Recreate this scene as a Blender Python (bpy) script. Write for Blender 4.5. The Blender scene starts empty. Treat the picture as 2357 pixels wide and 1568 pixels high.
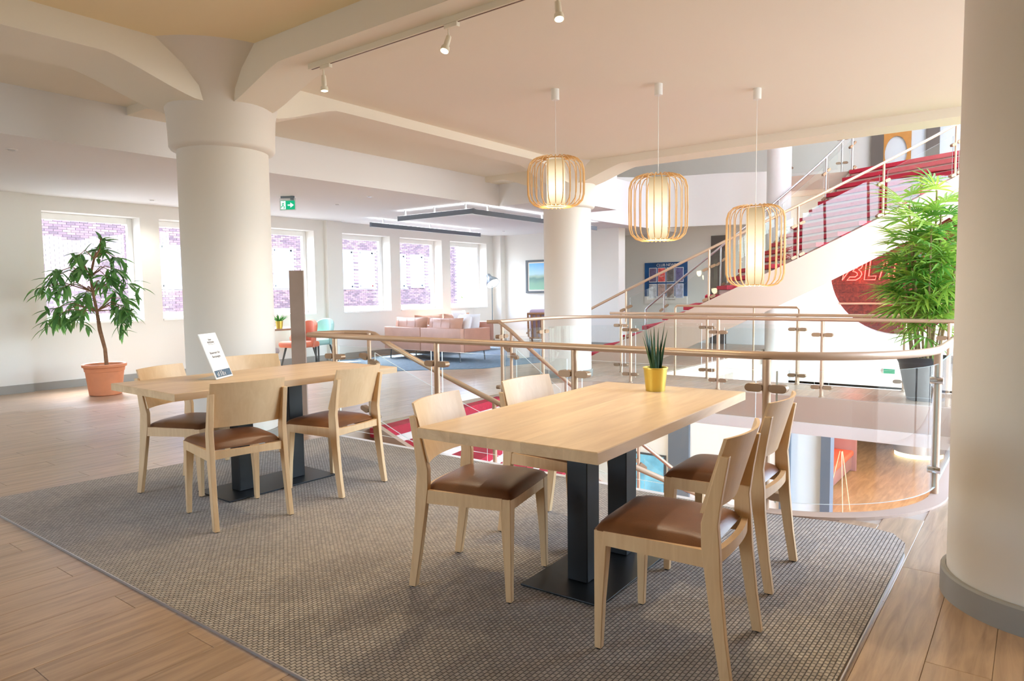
import bpy, bmesh, math, random
from mathutils import Vector, Matrix
from mathutils.geometry import tessellate_polygon
random.seed(7)
R = random.Random(11)
sc = bpy.context.scene
COL = sc.collection
pi = math.pi

# ------------------------------------------------------------------ camera
# world: X runs along the window wall (away to the right), Y towards the window wall, Z up
cam_d = bpy.data.cameras.new('camera'); cam = bpy.data.objects.new('camera', cam_d); COL.objects.link(cam)
sc.camera = cam
cam_d.sensor_fit = 'HORIZONTAL'; cam_d.sensor_width = 36.0
cam_d.lens = 1588.8 / 2357 * 36.0
cam_d.clip_end = 200; cam_d.clip_start = 0.05
RB, TH, ROLL, EYE = 0.6516, 0.0705, -0.0119, 1.2867
f_ = Vector((math.cos(RB) * math.cos(TH), math.sin(RB) * math.cos(TH), -math.sin(TH)))
r0 = Vector((math.sin(RB), -math.cos(RB), 0.0))
d0 = f_.cross(r0)            # image down
rr = r0 * math.cos(ROLL) - d0 * math.sin(ROLL)
dd = r0 * math.sin(ROLL) + d0 * math.cos(ROLL)
M = Matrix(((rr.x, -dd.x, -f_.x, 0), (rr.y, -dd.y, -f_.y, 0), (rr.z, -dd.z, -f_.z, EYE), (0, 0, 0, 1)))
cam.matrix_world = M

# ------------------------------------------------------------------ world, sun, exposure
w = bpy.data.worlds.new('world'); sc.world = w; w.use_nodes = True
nt = w.node_tree; nt.nodes.clear()
sky = nt.nodes.new('ShaderNodeTexSky'); sky.sky_type = 'NISHITA'; sky.sun_disc = False
sky.sun_elevation = math.radians(58); sky.sun_rotation = math.radians(20); sky.dust_density = 2.5; sky.air_density = 1.0
mixc = nt.nodes.new('ShaderNodeMixRGB'); mixc.inputs[0].default_value = 0.5; mixc.inputs[2].default_value = (0.62, 0.66, 0.72, 1)
bg = nt.nodes.new('ShaderNodeBackground'); bg.inputs[1].default_value = 10.0
wo = nt.nodes.new('ShaderNodeOutputWorld')
nt.links.new(sky.outputs[0], mixc.inputs[1]); nt.links.new(mixc.outputs[0], bg.inputs[0]); nt.links.new(bg.outputs[0], wo.inputs[0])
sl = bpy.data.lights.new('sun', 'SUN'); sl.energy = 55.0; sl.angle = 0.009; sl.color = (1.0, 0.95, 0.86)
sun = bpy.data.objects.new('sun', sl); COL.objects.link(sun)
sd = Vector((0.30, -0.52, -1.15)).normalized()     # travel direction of the light
sun.rotation_euler = sd.to_track_quat('-Z', 'Y').to_euler()
sun.location = (4, 20, 30)
sc.view_settings.view_transform = 'Standard'; sc.view_settings.look = 'None'
sc.view_settings.gamma = 1.0; sc.view_settings.use_curve_mapping = False
sc.view_settings.exposure = -0.5
cy = sc.cycles
cy.use_denoising = True
cy.use_adaptive_sampling = True; cy.adaptive_threshold = 0.03
cy.max_bounces = 8; cy.diffuse_bounces = 5; cy.glossy_bounces = 3; cy.transmission_bounces = 4; cy.transparent_max_bounces = 24
cy.sample_clamp_indirect = 6.0
cy.caustics_reflective = False; cy.caustics_refractive = False

def portal(name, loc, size_x, size_y, normal):
    l = bpy.data.lights.new(name, 'AREA'); l.shape = 'RECTANGLE'; l.size = size_x; l.size_y = size_y
    l.cycles.is_portal = True
    o = bpy.data.objects.new(name, l); COL.objects.link(o); o.location = loc
    o.rotation_euler = Vector(normal).to_track_quat('-Z', 'Z' if abs(normal[2]) < .5 else 'Y').to_euler()
    return o

# ------------------------------------------------------------------ helpers
def srgb(r, g, b):
    def c(v):
        v /= 255.0
        return v / 12.92 if v <= 0.04045 else ((v + 0.055) / 1.055) ** 2.4
    return (c(r), c(g), c(b), 1.0)

MAT = {}
def pm(name, col, rough=0.6, metal=0.0, spec=0.5, bump=0.0, bscale=40.0, emis=None, estr=0.0, var=0.0, vscale=6.0, sheen=0.0, coat=0.0):
    """plain procedural material: colour with slight noise variation, optional fine bump"""
    m = bpy.data.materials.new(name); m.use_nodes = True; n = m.node_tree; b = n.nodes['Principled BSDF']
    b.inputs['Roughness'].default_value = rough; b.inputs['Metallic'].default_value = metal
    b.inputs['Specular IOR Level'].default_value = spec
    if sheen: b.inputs['Sheen Weight'].default_value = sheen
    if coat: b.inputs['Coat Weight'].default_value = coat; b.inputs['Coat Roughness'].default_value = 0.15
    tc = n.nodes.new('ShaderNodeTexCoord')
    if var > 0:
        no = n.nodes.new('ShaderNodeTexNoise'); no.inputs['Scale'].default_value = vscale; no.inputs['Detail'].default_value = 4
        rp = n.nodes.new('ShaderNodeValToRGB')
        rp.color_ramp.elements[0].position = 0.3; rp.color_ramp.elements[1].position = 0.7
        c = col
        rp.color_ramp.elements[0].color = (c[0] * (1 - var), c[1] * (1 - var), c[2] * (1 - var), 1)
        rp.color_ramp.elements[1].color = (min(1, c[0] * (1 + var)), min(1, c[1] * (1 + var)), min(1, c[2] * (1 + var)), 1)
        n.links.new(tc.outputs['Object'], no.inputs['Vector']); n.links.new(no.outputs['Fac'], rp.inputs[0]); n.links.new(rp.outputs[0], b.inputs['Base Color'])
    else:
        b.inputs['Base Color'].default_value = col
    if bump > 0:
        nb = n.nodes.new('ShaderNodeTexNoise'); nb.inputs['Scale'].default_value = bscale; nb.inputs['Detail'].default_value = 3
        bp = n.nodes.new('ShaderNodeBump'); bp.inputs['Strength'].default_value = bump; bp.inputs['Distance'].default_value = 0.01
        n.links.new(tc.outputs['Object'], nb.inputs['Vector']); n.links.new(nb.outputs['Fac'], bp.inputs['Height']); n.links.new(bp.outputs[0], b.inputs['Normal'])
    if emis is not None:
        b.inputs['Emission Color'].default_value = emis; b.inputs['Emission Strength'].default_value = estr
    MAT[name] = m; return m

def wood(name, c1, c2, scale=(3, 40, 40), rough=0.45, rand=0.0, bump=0.08, island=False, spec=0.5, nscale=1.0):
    """streaky wood grain along local X; RAND shifts grain and tone from piece to piece"""
    m = bpy.data.materials.new(name); m.use_nodes = True; n = m.node_tree; b = n.nodes['Principled BSDF']
    b.inputs['Roughness'].default_value = rough; b.inputs['Specular IOR Level'].default_value = spec
    tc = n.nodes.new('ShaderNodeTexCoord'); mp = n.nodes.new('ShaderNodeMapping'); mp.inputs['Scale'].default_value = scale
    n.links.new(tc.outputs['Object'], mp.inputs['Vector'])
    if rand > 0:
        if island: src = n.nodes.new('ShaderNodeNewGeometry').outputs['Random Per Island']
        else: src = n.nodes.new('ShaderNodeObjectInfo').outputs['Random']
        mu = n.nodes.new('ShaderNodeMath'); mu.operation = 'MULTIPLY'; mu.inputs[1].default_value = 90.0
        n.links.new(src, mu.inputs[0])
        cb = n.nodes.new('ShaderNodeCombineXYZ'); n.links.new(mu.outputs[0], cb.inputs[0]); n.links.new(mu.outputs[0], cb.inputs[1]); n.links.new(cb.outputs[0], mp.inputs['Location'])
    no = n.nodes.new('ShaderNodeTexNoise'); no.inputs['Scale'].default_value = nscale; no.inputs['Detail'].default_value = 6; no.inputs['Roughness'].default_value = 0.6; no.inputs['Distortion'].default_value = 0.8
    n.links.new(mp.outputs[0], no.inputs['Vector'])
    rp = n.nodes.new('ShaderNodeValToRGB'); rp.color_ramp.elements[0].position = 0.32; rp.color_ramp.elements[1].position = 0.68
    rp.color_ramp.elements[0].color = c1; rp.color_ramp.elements[1].color = c2
    n.links.new(no.outputs['Fac'], rp.inputs[0])
    out = rp.outputs[0]
    if rand > 0:
        mr = n.nodes.new('ShaderNodeMapRange'); mr.inputs[3].default_value = 1 - rand; mr.inputs[4].default_value = 1 + rand
        n.links.new(src, mr.inputs[0])
        hs = n.nodes.new('ShaderNodeHueSaturation'); n.links.new(mr.outputs[0], hs.inputs['Value']); n.links.new(out, hs.inputs['Color']); out = hs.outputs[0]
    n.links.new(out, b.inputs['Base Color'])
    bp = n.nodes.new('ShaderNodeBump'); bp.inputs['Strength'].default_value = bump; bp.inputs['Distance'].default_value = 0.004
    n.links.new(no.outputs['Fac'], bp.inputs['Height']); n.links.new(bp.outputs[0], b.inputs['Normal'])
    MAT[name] = m; return m

def glass(name, tint=(0.965, 0.985, 0.98, 1), ior=1.45):
    m = bpy.data.materials.new(name); m.use_nodes = True; n = m.node_tree; n.nodes.clear()
    tr = n.nodes.new('ShaderNodeBsdfTransparent'); tr.inputs[0].default_value = tint
    gl = n.nodes.new('ShaderNodeBsdfGlossy'); gl.inputs['Roughness'].default_value = 0.02; gl.inputs[0].default_value = (1, 1, 1, 1)
    fr = n.nodes.new('ShaderNodeFresnel'); fr.inputs[0].default_value = ior
    mx = n.nodes.new('ShaderNodeMixShader'); o = n.nodes.new('ShaderNodeOutputMaterial')
    ge = n.nodes.new('ShaderNodeNewGeometry'); iv = n.nodes.new('ShaderNodeMath'); iv.operation = 'SUBTRACT'; iv.inputs[0].default_value = 1.0; n.links.new(ge.outputs['Backfacing'], iv.inputs[1])
    mu = n.nodes.new('ShaderNodeMath'); mu.operation = 'MULTIPLY'; n.links.new(fr.outputs[0], mu.inputs[0]); n.links.new(iv.outputs[0], mu.inputs[1])
    n.links.new(mu.outputs[0], mx.inputs[0]); n.links.new(tr.outputs[0], mx.inputs[1]); n.links.new(gl.outputs[0], mx.inputs[2]); n.links.new(mx.outputs[0], o.inputs[0])
    MAT[name] = m; return m

def emit(name, col, s):
    m = bpy.data.materials.new(name); m.use_nodes = True; n = m.node_tree; n.nodes.clear()
    e = n.nodes.new('ShaderNodeEmission'); e.inputs[0].default_value = col; e.inputs[1].default_value = s
    o = n.nodes.new('ShaderNodeOutputMaterial'); n.links.new(e.outputs[0], o.inputs[0]); MAT[name] = m; return m

class MB:
    def __init__(s): s.v = []; s.f = []; s.mi = []; s.cur = 0
    def add(s, vs, fs):
        o = len(s.v); s.v += [tuple(p) for p in vs]
        for f in fs: s.f.append([i + o for i in f]); s.mi.append(s.cur)
        return s
    def box(s, x0, y0, z0, x1, y1, z1, m=None):
        vs = [(x0, y0, z0), (x1, y0, z0), (x1, y1, z0), (x0, y1, z0), (x0, y0, z1), (x1, y0, z1), (x1, y1, z1), (x0, y1, z1)]
        if m is not None: vs = [m @ Vector(p) for p in vs]
        return s.add(vs, [(0, 3, 2, 1), (4, 5, 6, 7), (0, 1, 5, 4), (1, 2, 6, 5), (2, 3, 7, 6), (3, 0, 4, 7)])
    def hexa(s, b, t):
        """eight corners: bottom four counter-clockwise, top four above them"""
        return s.add(list(b) + list(t), [(0, 3, 2, 1), (4, 5, 6, 7), (0, 1, 5, 4), (1, 2, 6, 5), (2, 3, 7, 6), (3, 0, 4, 7)])
    def loft(s, rings, caps=True):
        n = len(rings[0]); o = len(s.v)
        for r in rings: s.v += [tuple(p) for p in r]
        for k in range(len(rings) - 1):
            for i in range(n):
                j = (i + 1) % n
                s.f.append([o + k * n + i, o + k * n + j, o + (k + 1) * n + j, o + (k + 1) * n + i]); s.mi.append(s.cur)
        if caps:
            s.f.append([o + i for i in reversed(range(n))]); s.mi.append(s.cur)
            s.f.append([o + (len(rings) - 1) * n + i for i in range(n)]); s.mi.append(s.cur)
        return s
    def tube(s, pts, r, n=10, closed=False):
        pts = [Vector(p) for p in pts]; N = len(pts); rad = r if isinstance(r, (list, tuple)) else [r] * N
        tan = []
        for i in range(N):
            a = pts[(i - 1) % N] if (closed or i > 0) else pts[i]; b = pts[(i + 1) % N] if (closed or i < N - 1) else pts[i]
            t = (b - a); tan.append(t.normalized() if t.length > 1e-9 else Vector((0, 0, 1)))
        up = Vector((0, 0, 1)) if abs(tan[0].z) < 0.95 else Vector((1, 0, 0))
        nrm = (up - tan[0] * up.dot(tan[0])).normalized()
        rings = []
        for i in range(N):
            nrm = (nrm - tan[i] * nrm.dot(tan[i])); nrm = nrm.normalized() if nrm.length > 1e-6 else tan[i].orthogonal().normalized()
            bn = tan[i].cross(nrm)
            rings.append([pts[i] + (nrm * math.cos(2 * pi * k / n) + bn * math.sin(2 * pi * k / n)) * rad[i] for k in range(n)])
        if closed: rings.append(rings[0])
        return s.loft(rings, caps=not closed)
    def lathe(s, prof, n=32, c=(0, 0, 0), caps=True):
        rings = [[(c[0] + r * math.cos(2 * pi * k / n), c[1] + r * math.sin(2 * pi * k / n), c[2] + z) for k in range(n)] for r, z in prof]
        return s.loft(rings, caps=caps)
    def prism(s, poly, z0, z1):
        n = len(poly); tr = tessellate_polygon([[Vector((p[0], p[1], 0)) for p in poly]])
        area = sum(poly[i][0] * poly[(i + 1) % n][1] - poly[(i + 1) % n][0] * poly[i][1] for i in range(n))
        vs = [(p[0], p[1], z0) for p in poly] + [(p[0], p[1], z1) for p in poly]
        fs = []
        for t in tr:
            a, b, c = [poly[i] for i in t]; ccw = (b[0] - a[0]) * (c[1] - a[1]) - (c[0] - a[0]) * (b[1] - a[1]) > 0
            t = t if ccw else tuple(reversed(t))
            fs.append([i + n for i in t]); fs.append(list(reversed(t)))
        for i in range(n):
            j = (i + 1) % n
            fs.append([i, j, j + n, i + n] if area > 0 else [j, i, i + n, j + n])
        return s.add(vs, fs)
    def holed(s, outer, holes, z0, z1):
        loops = [outer] + holes
        tr = tessellate_polygon([[Vector((p[0], p[1], 0)) for p in l] for l in loops])
        flat = [p for l in loops for p in l]; n = len(flat)
        vs = [(p[0], p[1], z0) for p in flat] + [(p[0], p[1], z1) for p in flat]; fs = []
        for t in tr:
            a, b, c = [flat[i] for i in t]; ccw = (b[0] - a[0]) * (c[1] - a[1]) - (c[0] - a[0]) * (b[1] - a[1]) > 0
            t = t if ccw else tuple(reversed(t))
            fs.append([i + n for i in t]); fs.append(list(reversed(t)))
        o = 0
        for l in loops:
            k = len(l)
            for i in range(k): fs.append([o + i, o + (i + 1) % k, o + (i + 1) % k + n, o + i + n])
            o += k
        return s.add(vs, fs)
    def mesh(s, name, mats, smooth=True, ang=0.6):
        me = bpy.data.meshes.new(name); me.from_pydata(s.v, [], s.f)
        for m in (mats if isinstance(mats, (list, tuple)) else [mats]): me.materials.append(MAT[m] if isinstance(m, str) else m)
        if any(s.mi): me.polygons.foreach_set('material_index', s.mi)
        if smooth: me.shade_smooth(); me.set_sharp_from_angle(angle=ang)
        me.update(); return me
    def build(s, name, mats, parent=None, smooth=True, ang=0.6, bevel=0.0):
        return link(name, s.mesh(name, mats, smooth, ang), parent, bevel)

def link(name, me, parent=None, bevel=0.0, loc=None, rot=None):
    o = bpy.data.objects.new(name, me); COL.objects.link(o)
    if parent is not None: o.parent = parent
    if loc is not None: o.location = loc
    if rot is not None: o.rotation_euler = rot
    if bevel:
        b = o.modifiers.new('bevel', 'BEVEL'); b.width = bevel; b.segments = 2; b.limit_method = 'ANGLE'; b.angle_limit = 0.7
    return o

def tag(o, label=None, cat=None, group=None, kind=None):
    if label: o['label'] = label
    if cat: o['category'] = cat
    if group: o['group'] = group
    if kind: o['kind'] = kind
    return o
def thing(name, label, cat, loc=(0, 0, 0), rz=0.0, group=None, kind=None):
    o = bpy.data.objects.new(name, None); COL.objects.link(o); o.location = loc; o.rotation_euler = (0, 0, rz); o.empty_display_size = 0.1
    return tag(o, label, cat, group, kind)
def dup(root, loc, rz, label, group=None):
    r = root.copy(); COL.objects.link(r); r.location = loc; r.rotation_euler = (0, 0, rz); tag(r, label, None, group)
    for ch in list(root.children):
        c = ch.copy(); COL.objects.link(c); c.parent = r
        for g in list(ch.children):
            d = g.copy(); COL.objects.link(d); d.parent = c
    return r
def rbox(name, mat, parent, x0, y0, z0, x1, y1, z1, r=0.02, seg=3, smooth=True):
    bm = bmesh.new(); bmesh.ops.create_cube(bm, size=1.0)
    bmesh.ops.transform(bm, matrix=Matrix.Translation(((x0 + x1) / 2, (y0 + y1) / 2, (z0 + z1) / 2)) @ Matrix.Diagonal((x1 - x0, y1 - y0, z1 - z0, 1)), verts=bm.verts)
    bmesh.ops.bevel(bm, geom=bm.edges[:], offset=min(r, .49 * min(x1 - x0, y1 - y0, z1 - z0)), segments=seg, profile=0.5, affect='EDGES')
    me = bpy.data.meshes.new(name); bm.to_mesh(me); bm.free(); me.materials.append(MAT[mat])
    if smooth: me.shade_smooth(); me.set_sharp_from_angle(angle=0.9)
    return link(name, me, parent)
def text(name, s, size, mat, parent, loc, rot, depth=0.0005, align='CENTER'):
    c = bpy.data.curves.new(name, 'FONT'); c.body = s; c.size = size; c.extrude = depth; c.align_x = align; c.align_y = 'CENTER'
    tmp = bpy.data.objects.new('tmp', c); COL.objects.link(tmp); bpy.context.view_layer.update()
    me = bpy.data.meshes.new_from_object(tmp.evaluated_get(bpy.context.evaluated_depsgraph_get())); bpy.data.objects.remove(tmp); me.materials.clear(); me.materials.append(MAT[mat])
    return link(name, me, parent, loc=loc, rot=rot)
def lamp(name, kind, loc, energy, color=(1, .82, .6), size=0.05, target=None, spot=1.2, blend=0.6):
    l = bpy.data.lights.new(name, kind); l.energy = energy; l.color = color
    if kind in ('POINT', 'SPOT'): l.shadow_soft_size = size
    if kind == 'SPOT': l.spot_size = spot; l.spot_blend = blend
    o = bpy.data.objects.new(name, l); COL.objects.link(o); o.location = loc
    if target is not None: o.rotation_euler = (Vector(target) - Vector(loc)).to_track_quat('-Z', 'Y').to_euler()
    return o

# ------------------------------------------------------------------ materials
pm('wall_paint', srgb(233, 231, 225), 0.75, spec=0.3, bump=0.04, bscale=120)
pm('ceiling_paint_warm_lit', srgb(242, 226, 188), 0.8, spec=0.25, bump=0.03, bscale=90)  # ceiling paint with the warm lamplight put into its colour
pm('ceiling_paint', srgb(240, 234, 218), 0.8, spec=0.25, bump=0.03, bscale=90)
pm('bay_ceiling_paint', srgb(238, 239, 240), 0.8, spec=0.25)
pm('column_paint', srgb(228, 222, 212), 0.55, spec=0.35, bump=0.03, bscale=60)
pm('grey_skirting', srgb(150, 148, 142), 0.6)
pm('white_lacquer', srgb(244, 244, 242), 0.35)
pm('sill_white', srgb(246, 246, 244), 0.4)
wood('plank_wood', srgb(152, 124, 98), srgb(190, 160, 130), (2.2, 26, 26), rough=0.30, rand=0.07, bump=0.07, spec=0.8)
wood('plank_wood_far', srgb(158, 134, 112), srgb(196, 170, 144), (2.2, 26, 26), rough=0.30, rand=0.06, bump=0.05, island=True, spec=0.9)
wood('lower_wood', srgb(140, 104, 68), srgb(180, 140, 98), (1.2, 9, 9), rough=0.4)
pm('slab_grey', srgb(186, 170, 152), 0.7)
pm('fascia_taupe', srgb(186, 162, 144), 0.55, spec=0.3)
pm('fascia_white', srgb(238, 232, 226), 0.6)
pm('trim_white', srgb(236, 236, 238), 0.35)
pm('champagne_metal', srgb(198, 170, 144), 0.42, metal=0.55, spec=0.6)
pm('brushed_steel', srgb(196, 194, 194), 0.3, metal=0.85)
pm('clamp_metal', srgb(158, 130, 104), 0.4, metal=0.5)
pm('chrome', srgb(220, 220, 222), 0.15, metal=1.0)
glass('clear_glass'); glass('window_glass', (0.97, 0.98, 1.0, 1))
pm('glass_edge', srgb(236, 246, 243), 0.25, spec=0.6)
wood('oak_top', srgb(196, 158, 112), srgb(226, 192, 146), (2.0, 16, 16), rough=0.42, bump=0.06)
wood('oak_stave', srgb(206, 172, 130), srgb(228, 198, 156), (1.3, 11, 11), rough=0.4, rand=0.05, bump=0.06)
wood('beech', srgb(218, 180, 134), srgb(230, 196, 150), (30, 30, 3), rough=0.42, bump=0.05)
wood('beech_ply', srgb(222, 186, 140), srgb(231, 198, 154), (24, 24, 3), rough=0.42, bump=0.04)
pm('brown_leather', srgb(116, 74, 44), 0.38, spec=0.5, bump=0.10, bscale=220, var=0.22, vscale=7)
pm('black_steel', srgb(22, 23, 25), 0.42, metal=0.2, spec=0.5)
pm('black_rubber', srgb(18, 18, 18), 0.7)
pm('terracotta', srgb(200, 126, 86), 0.6, var=0.06, vscale=9)
pm('soil', srgb(150, 134, 118), 0.95, bump=0.9, bscale=70, var=0.5, vscale=60)
pm('bark', srgb(134, 98, 70), 0.85, bump=0.5, bscale=60, var=0.2, vscale=20)
pm('cane_bark', srgb(146, 122, 84), 0.85, bump=0.5, bscale=60, var=0.3, vscale=30)
pm('gold_metal', srgb(220, 194, 92), 0.36, metal=0.75)
pm('planter_grey', srgb(66, 68, 73), 0.45, var=0.05)
pm('stele_wood', srgb(160, 142, 130), 0.5, var=0.06, vscale=5)
pm('paper_white', srgb(240, 234, 226), 0.6)
pm('print_dark', srgb(70, 66, 62), 0.7)
pm('print_blue', srgb(78, 100, 118), 0.6, var=0.25, vscale=60)
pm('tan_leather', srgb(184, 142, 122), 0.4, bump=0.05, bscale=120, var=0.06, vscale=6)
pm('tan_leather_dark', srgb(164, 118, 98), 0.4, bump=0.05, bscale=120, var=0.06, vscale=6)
pm('pillow_white', srgb(242, 242, 244), 0.9)
pm('blue_carpet', srgb(104, 124, 142), 0.95, var=0.2, vscale=14, bump=0.4, bscale=160)
pm('orange_fabric', srgb(192, 108, 80), 0.85, sheen=0.2)
pm('sage_fabric', srgb(150, 190, 184), 0.85, sheen=0.2)
pm('mauve_fabric', srgb(152, 138, 136), 0.85, sheen=0.2)
pm('lilac_fabric', srgb(176, 156, 176), 0.85, sheen=0.2)
wood('walnut', srgb(122, 84, 58), srgb(160, 116, 82), (3, 22, 22), rough=0.45)
pm('dark_leg', srgb(54, 58, 58), 0.5)
pm('anthracite', srgb(78, 82, 86), 0.45, metal=0.3)
pm('slate_frame', srgb(102, 110, 120), 0.5, metal=0.2)
pm('lamp_grey', srgb(112, 124, 132), 0.4, metal=0.2)
emit('lamp_bulb', (1, 0.96, 0.9, 1), 14.0)
emit('added_uplight', (0.95, 0.98, 1.0, 1), 18.0)
emit('spot_lens', (1.0, 0.86, 0.58, 1), 30.0)
pm('track_white', srgb(238, 230, 208), 0.45)
pm('track_slot', srgb(120, 92, 72), 0.5)
emit('exit_green', srgb(40, 205, 145), 1.2)
emit('exit_white', (0.95, 1, 0.98, 1), 1.6)
pm('clear_white', srgb(238, 242, 244), 0.3)
wood('rattan', srgb(214, 164, 98), srgb(238, 196, 134), (20, 20, 4), rough=0.45)
pm('cord_white', srgb(240, 238, 230), 0.5)
pm('red_carpet', srgb(178, 38, 60), 0.95, var=0.12, vscale=40, bump=0.4, bscale=300)
pm('riser_cream', srgb(224, 212, 200), 0.7)
wood('redwood', srgb(70, 26, 20), srgb(128, 52, 38), (1.5, 14, 14), rough=0.5, rand=0.18)
emit('neon_red', (1.0, 0.07, 0.06, 1), 2.2)
emit('neon_core', (1.0, 0.42, 0.32, 1), 2.6)
pm('board_blue', srgb(22, 74, 128), 0.45, var=0.3, vscale=3)
pm('door_dark', srgb(88, 80, 74), 0.5)
pm('arch_ochre', srgb(176, 122, 56), 0.6, var=0.1, vscale=6)
pm('glass_pale', srgb(222, 230, 234), 0.25)
pm('sofa_red', srgb(214, 92, 58), 0.7)
pm('mauve_panel', srgb(156, 108, 98), 0.6)
pm('steel_round', srgb(206, 198, 184), 0.3, metal=0.5)
emit('warm_strip', (1.0, 0.82, 0.42, 1), 6.0)
pm('mortar', srgb(150, 144, 146), 0.9)
pm('facade_frame', srgb(176, 178, 182), .5); pm('facade_pane', srgb(138, 146, 154), .3)
def brick_mat(name, island):
    m = bpy.data.materials.new(name); m.use_nodes = True; n = m.node_tree; b = n.nodes['Principled BSDF']; b.inputs['Roughness'].default_value = 0.9
    src = n.nodes.new('ShaderNodeNewGeometry').outputs['Random Per Island'] if island else n.nodes.new('ShaderNodeObjectInfo').outputs['Random']
    rp = n.nodes.new('ShaderNodeValToRGB'); e = rp.color_ramp.elements
    e[0].position = 0.0; e[0].color = srgb(88, 70, 74); e[1].position = 1.0; e[1].color = srgb(132, 104, 100)
    k = rp.color_ramp.elements.new(0.5); k.color = srgb(112, 88, 92)
    n.links.new(src, rp.inputs[0]); n.links.new(rp.outputs[0], b.inputs['Base Color']); MAT[name] = m
brick_mat('brick_each', False); brick_mat('brick_rest', True)
pm('tree_leaf', srgb(150, 190, 120), 0.8, var=0.4, vscale=2)
pm('street', srgb(92, 92, 92), 0.9)
def leafmat(name, c1, c2, rough=0.4, trans=0.35):
    m = bpy.data.materials.new(name); m.use_nodes = True; n = m.node_tree; b = n.nodes['Principled BSDF']; b.inputs['Roughness'].default_value = rough
    oi = n.nodes.new('ShaderNodeObjectInfo'); rp = n.nodes.new('ShaderNodeValToRGB')
    rp.color_ramp.elements[0].color = c1; rp.color_ramp.elements[1].color = c2
    n.links.new(oi.outputs['Random'], rp.inputs[0]); n.links.new(rp.outputs[0], b.inputs['Base Color'])
    t = n.nodes.new('ShaderNodeBsdfTranslucent'); n.links.new(rp.outputs[0], t.inputs[0])
    mx = n.nodes.new('ShaderNodeMixShader'); mx.inputs[0].default_value = trans
    o = n.nodes['Material Output']; n.links.new(b.outputs[0], mx.inputs[1]); n.links.new(t.outputs[0], mx.inputs[2]); n.links.new(mx.outputs[0], o.inputs[0]); MAT[name] = m
leafmat('ficus_leaf', srgb(56, 108, 50), srgb(112, 160, 84))
leafmat('palm_leaf', srgb(78, 140, 52), srgb(186, 214, 92), .4, .45)
leafmat('snake_leaf', srgb(34, 72, 48), srgb(70, 112, 74), 0.45, 0.15)
leafmat('small_leaf', srgb(60, 150, 70), srgb(120, 190, 100))
def rug_mat():
    m = bpy.data.materials.new('rug_weave'); m.use_nodes = True; n = m.node_tree; b = n.nodes['Principled BSDF']; b.inputs['Roughness'].default_value = 0.95
    b.inputs['Specular IOR Level'].default_value = 0.25; b.inputs['Sheen Weight'].default_value = 0.25; b.inputs['Sheen Roughness'].default_value = 0.5
    tc = n.nodes.new('ShaderNodeTexCoord')
    br = n.nodes.new('ShaderNodeTexBrick'); br.offset = 0.5; br.inputs['Scale'].default_value = 1.0
    br.inputs['Brick Width'].default_value = 0.0225; br.inputs['Row Height'].default_value = 0.0165; br.inputs['Mortar Size'].default_value = 0.0027; br.inputs['Mortar Smooth'].default_value = 1.0
    br.inputs['Color1'].default_value = srgb(186, 174, 158); br.inputs['Color2'].default_value = srgb(162, 150, 136); br.inputs['Mortar'].default_value = srgb(96, 86, 76)
    no = n.nodes.new('ShaderNodeTexNoise'); no.inputs['Scale'].default_value = 9; no.inputs['Detail'].default_value = 5
    warp = n.nodes.new('ShaderNodeMixRGB'); warp.blend_type = 'ADD'; warp.inputs[0].default_value = 0.004
    n.links.new(tc.outputs['Object'], warp.inputs[1]); n.links.new(no.outputs['Color'], warp.inputs[2]); n.links.new(tc.outputs['Object'], no.inputs['Vector'])
    n.links.new(warp.outputs[0], br.inputs['Vector'])
    n2 = n.nodes.new('ShaderNodeTexNoise'); n2.inputs['Scale'].default_value = 3.5; n2.inputs['Detail'].default_value = 4; n.links.new(tc.outputs['Object'], n2.inputs['Vector'])
    mx = n.nodes.new('ShaderNodeMixRGB'); mx.blend_type = 'OVERLAY'; mx.inputs[0].default_value = 0.25
    n.links.new(br.outputs['Color'], mx.inputs[1]); n.links.new(n2.outputs['Fac'], mx.inputs[2]); n.links.new(mx.outputs[0], b.inputs['Base Color'])
    inv = n.nodes.new('ShaderNodeMath'); inv.operation = 'SUBTRACT'; inv.inputs[0].default_value = 1.0; n.links.new(br.outputs['Fac'], inv.inputs[1])
    bp = n.nodes.new('ShaderNodeBump'); bp.inputs['Strength'].default_value = 0.9; bp.inputs['Distance'].default_value = 0.006
    n.links.new(inv.outputs[0], bp.inputs['Height']); n.links.new(bp.outputs[0], b.inputs['Normal']); MAT['rug_weave'] = m
rug_mat()
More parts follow.
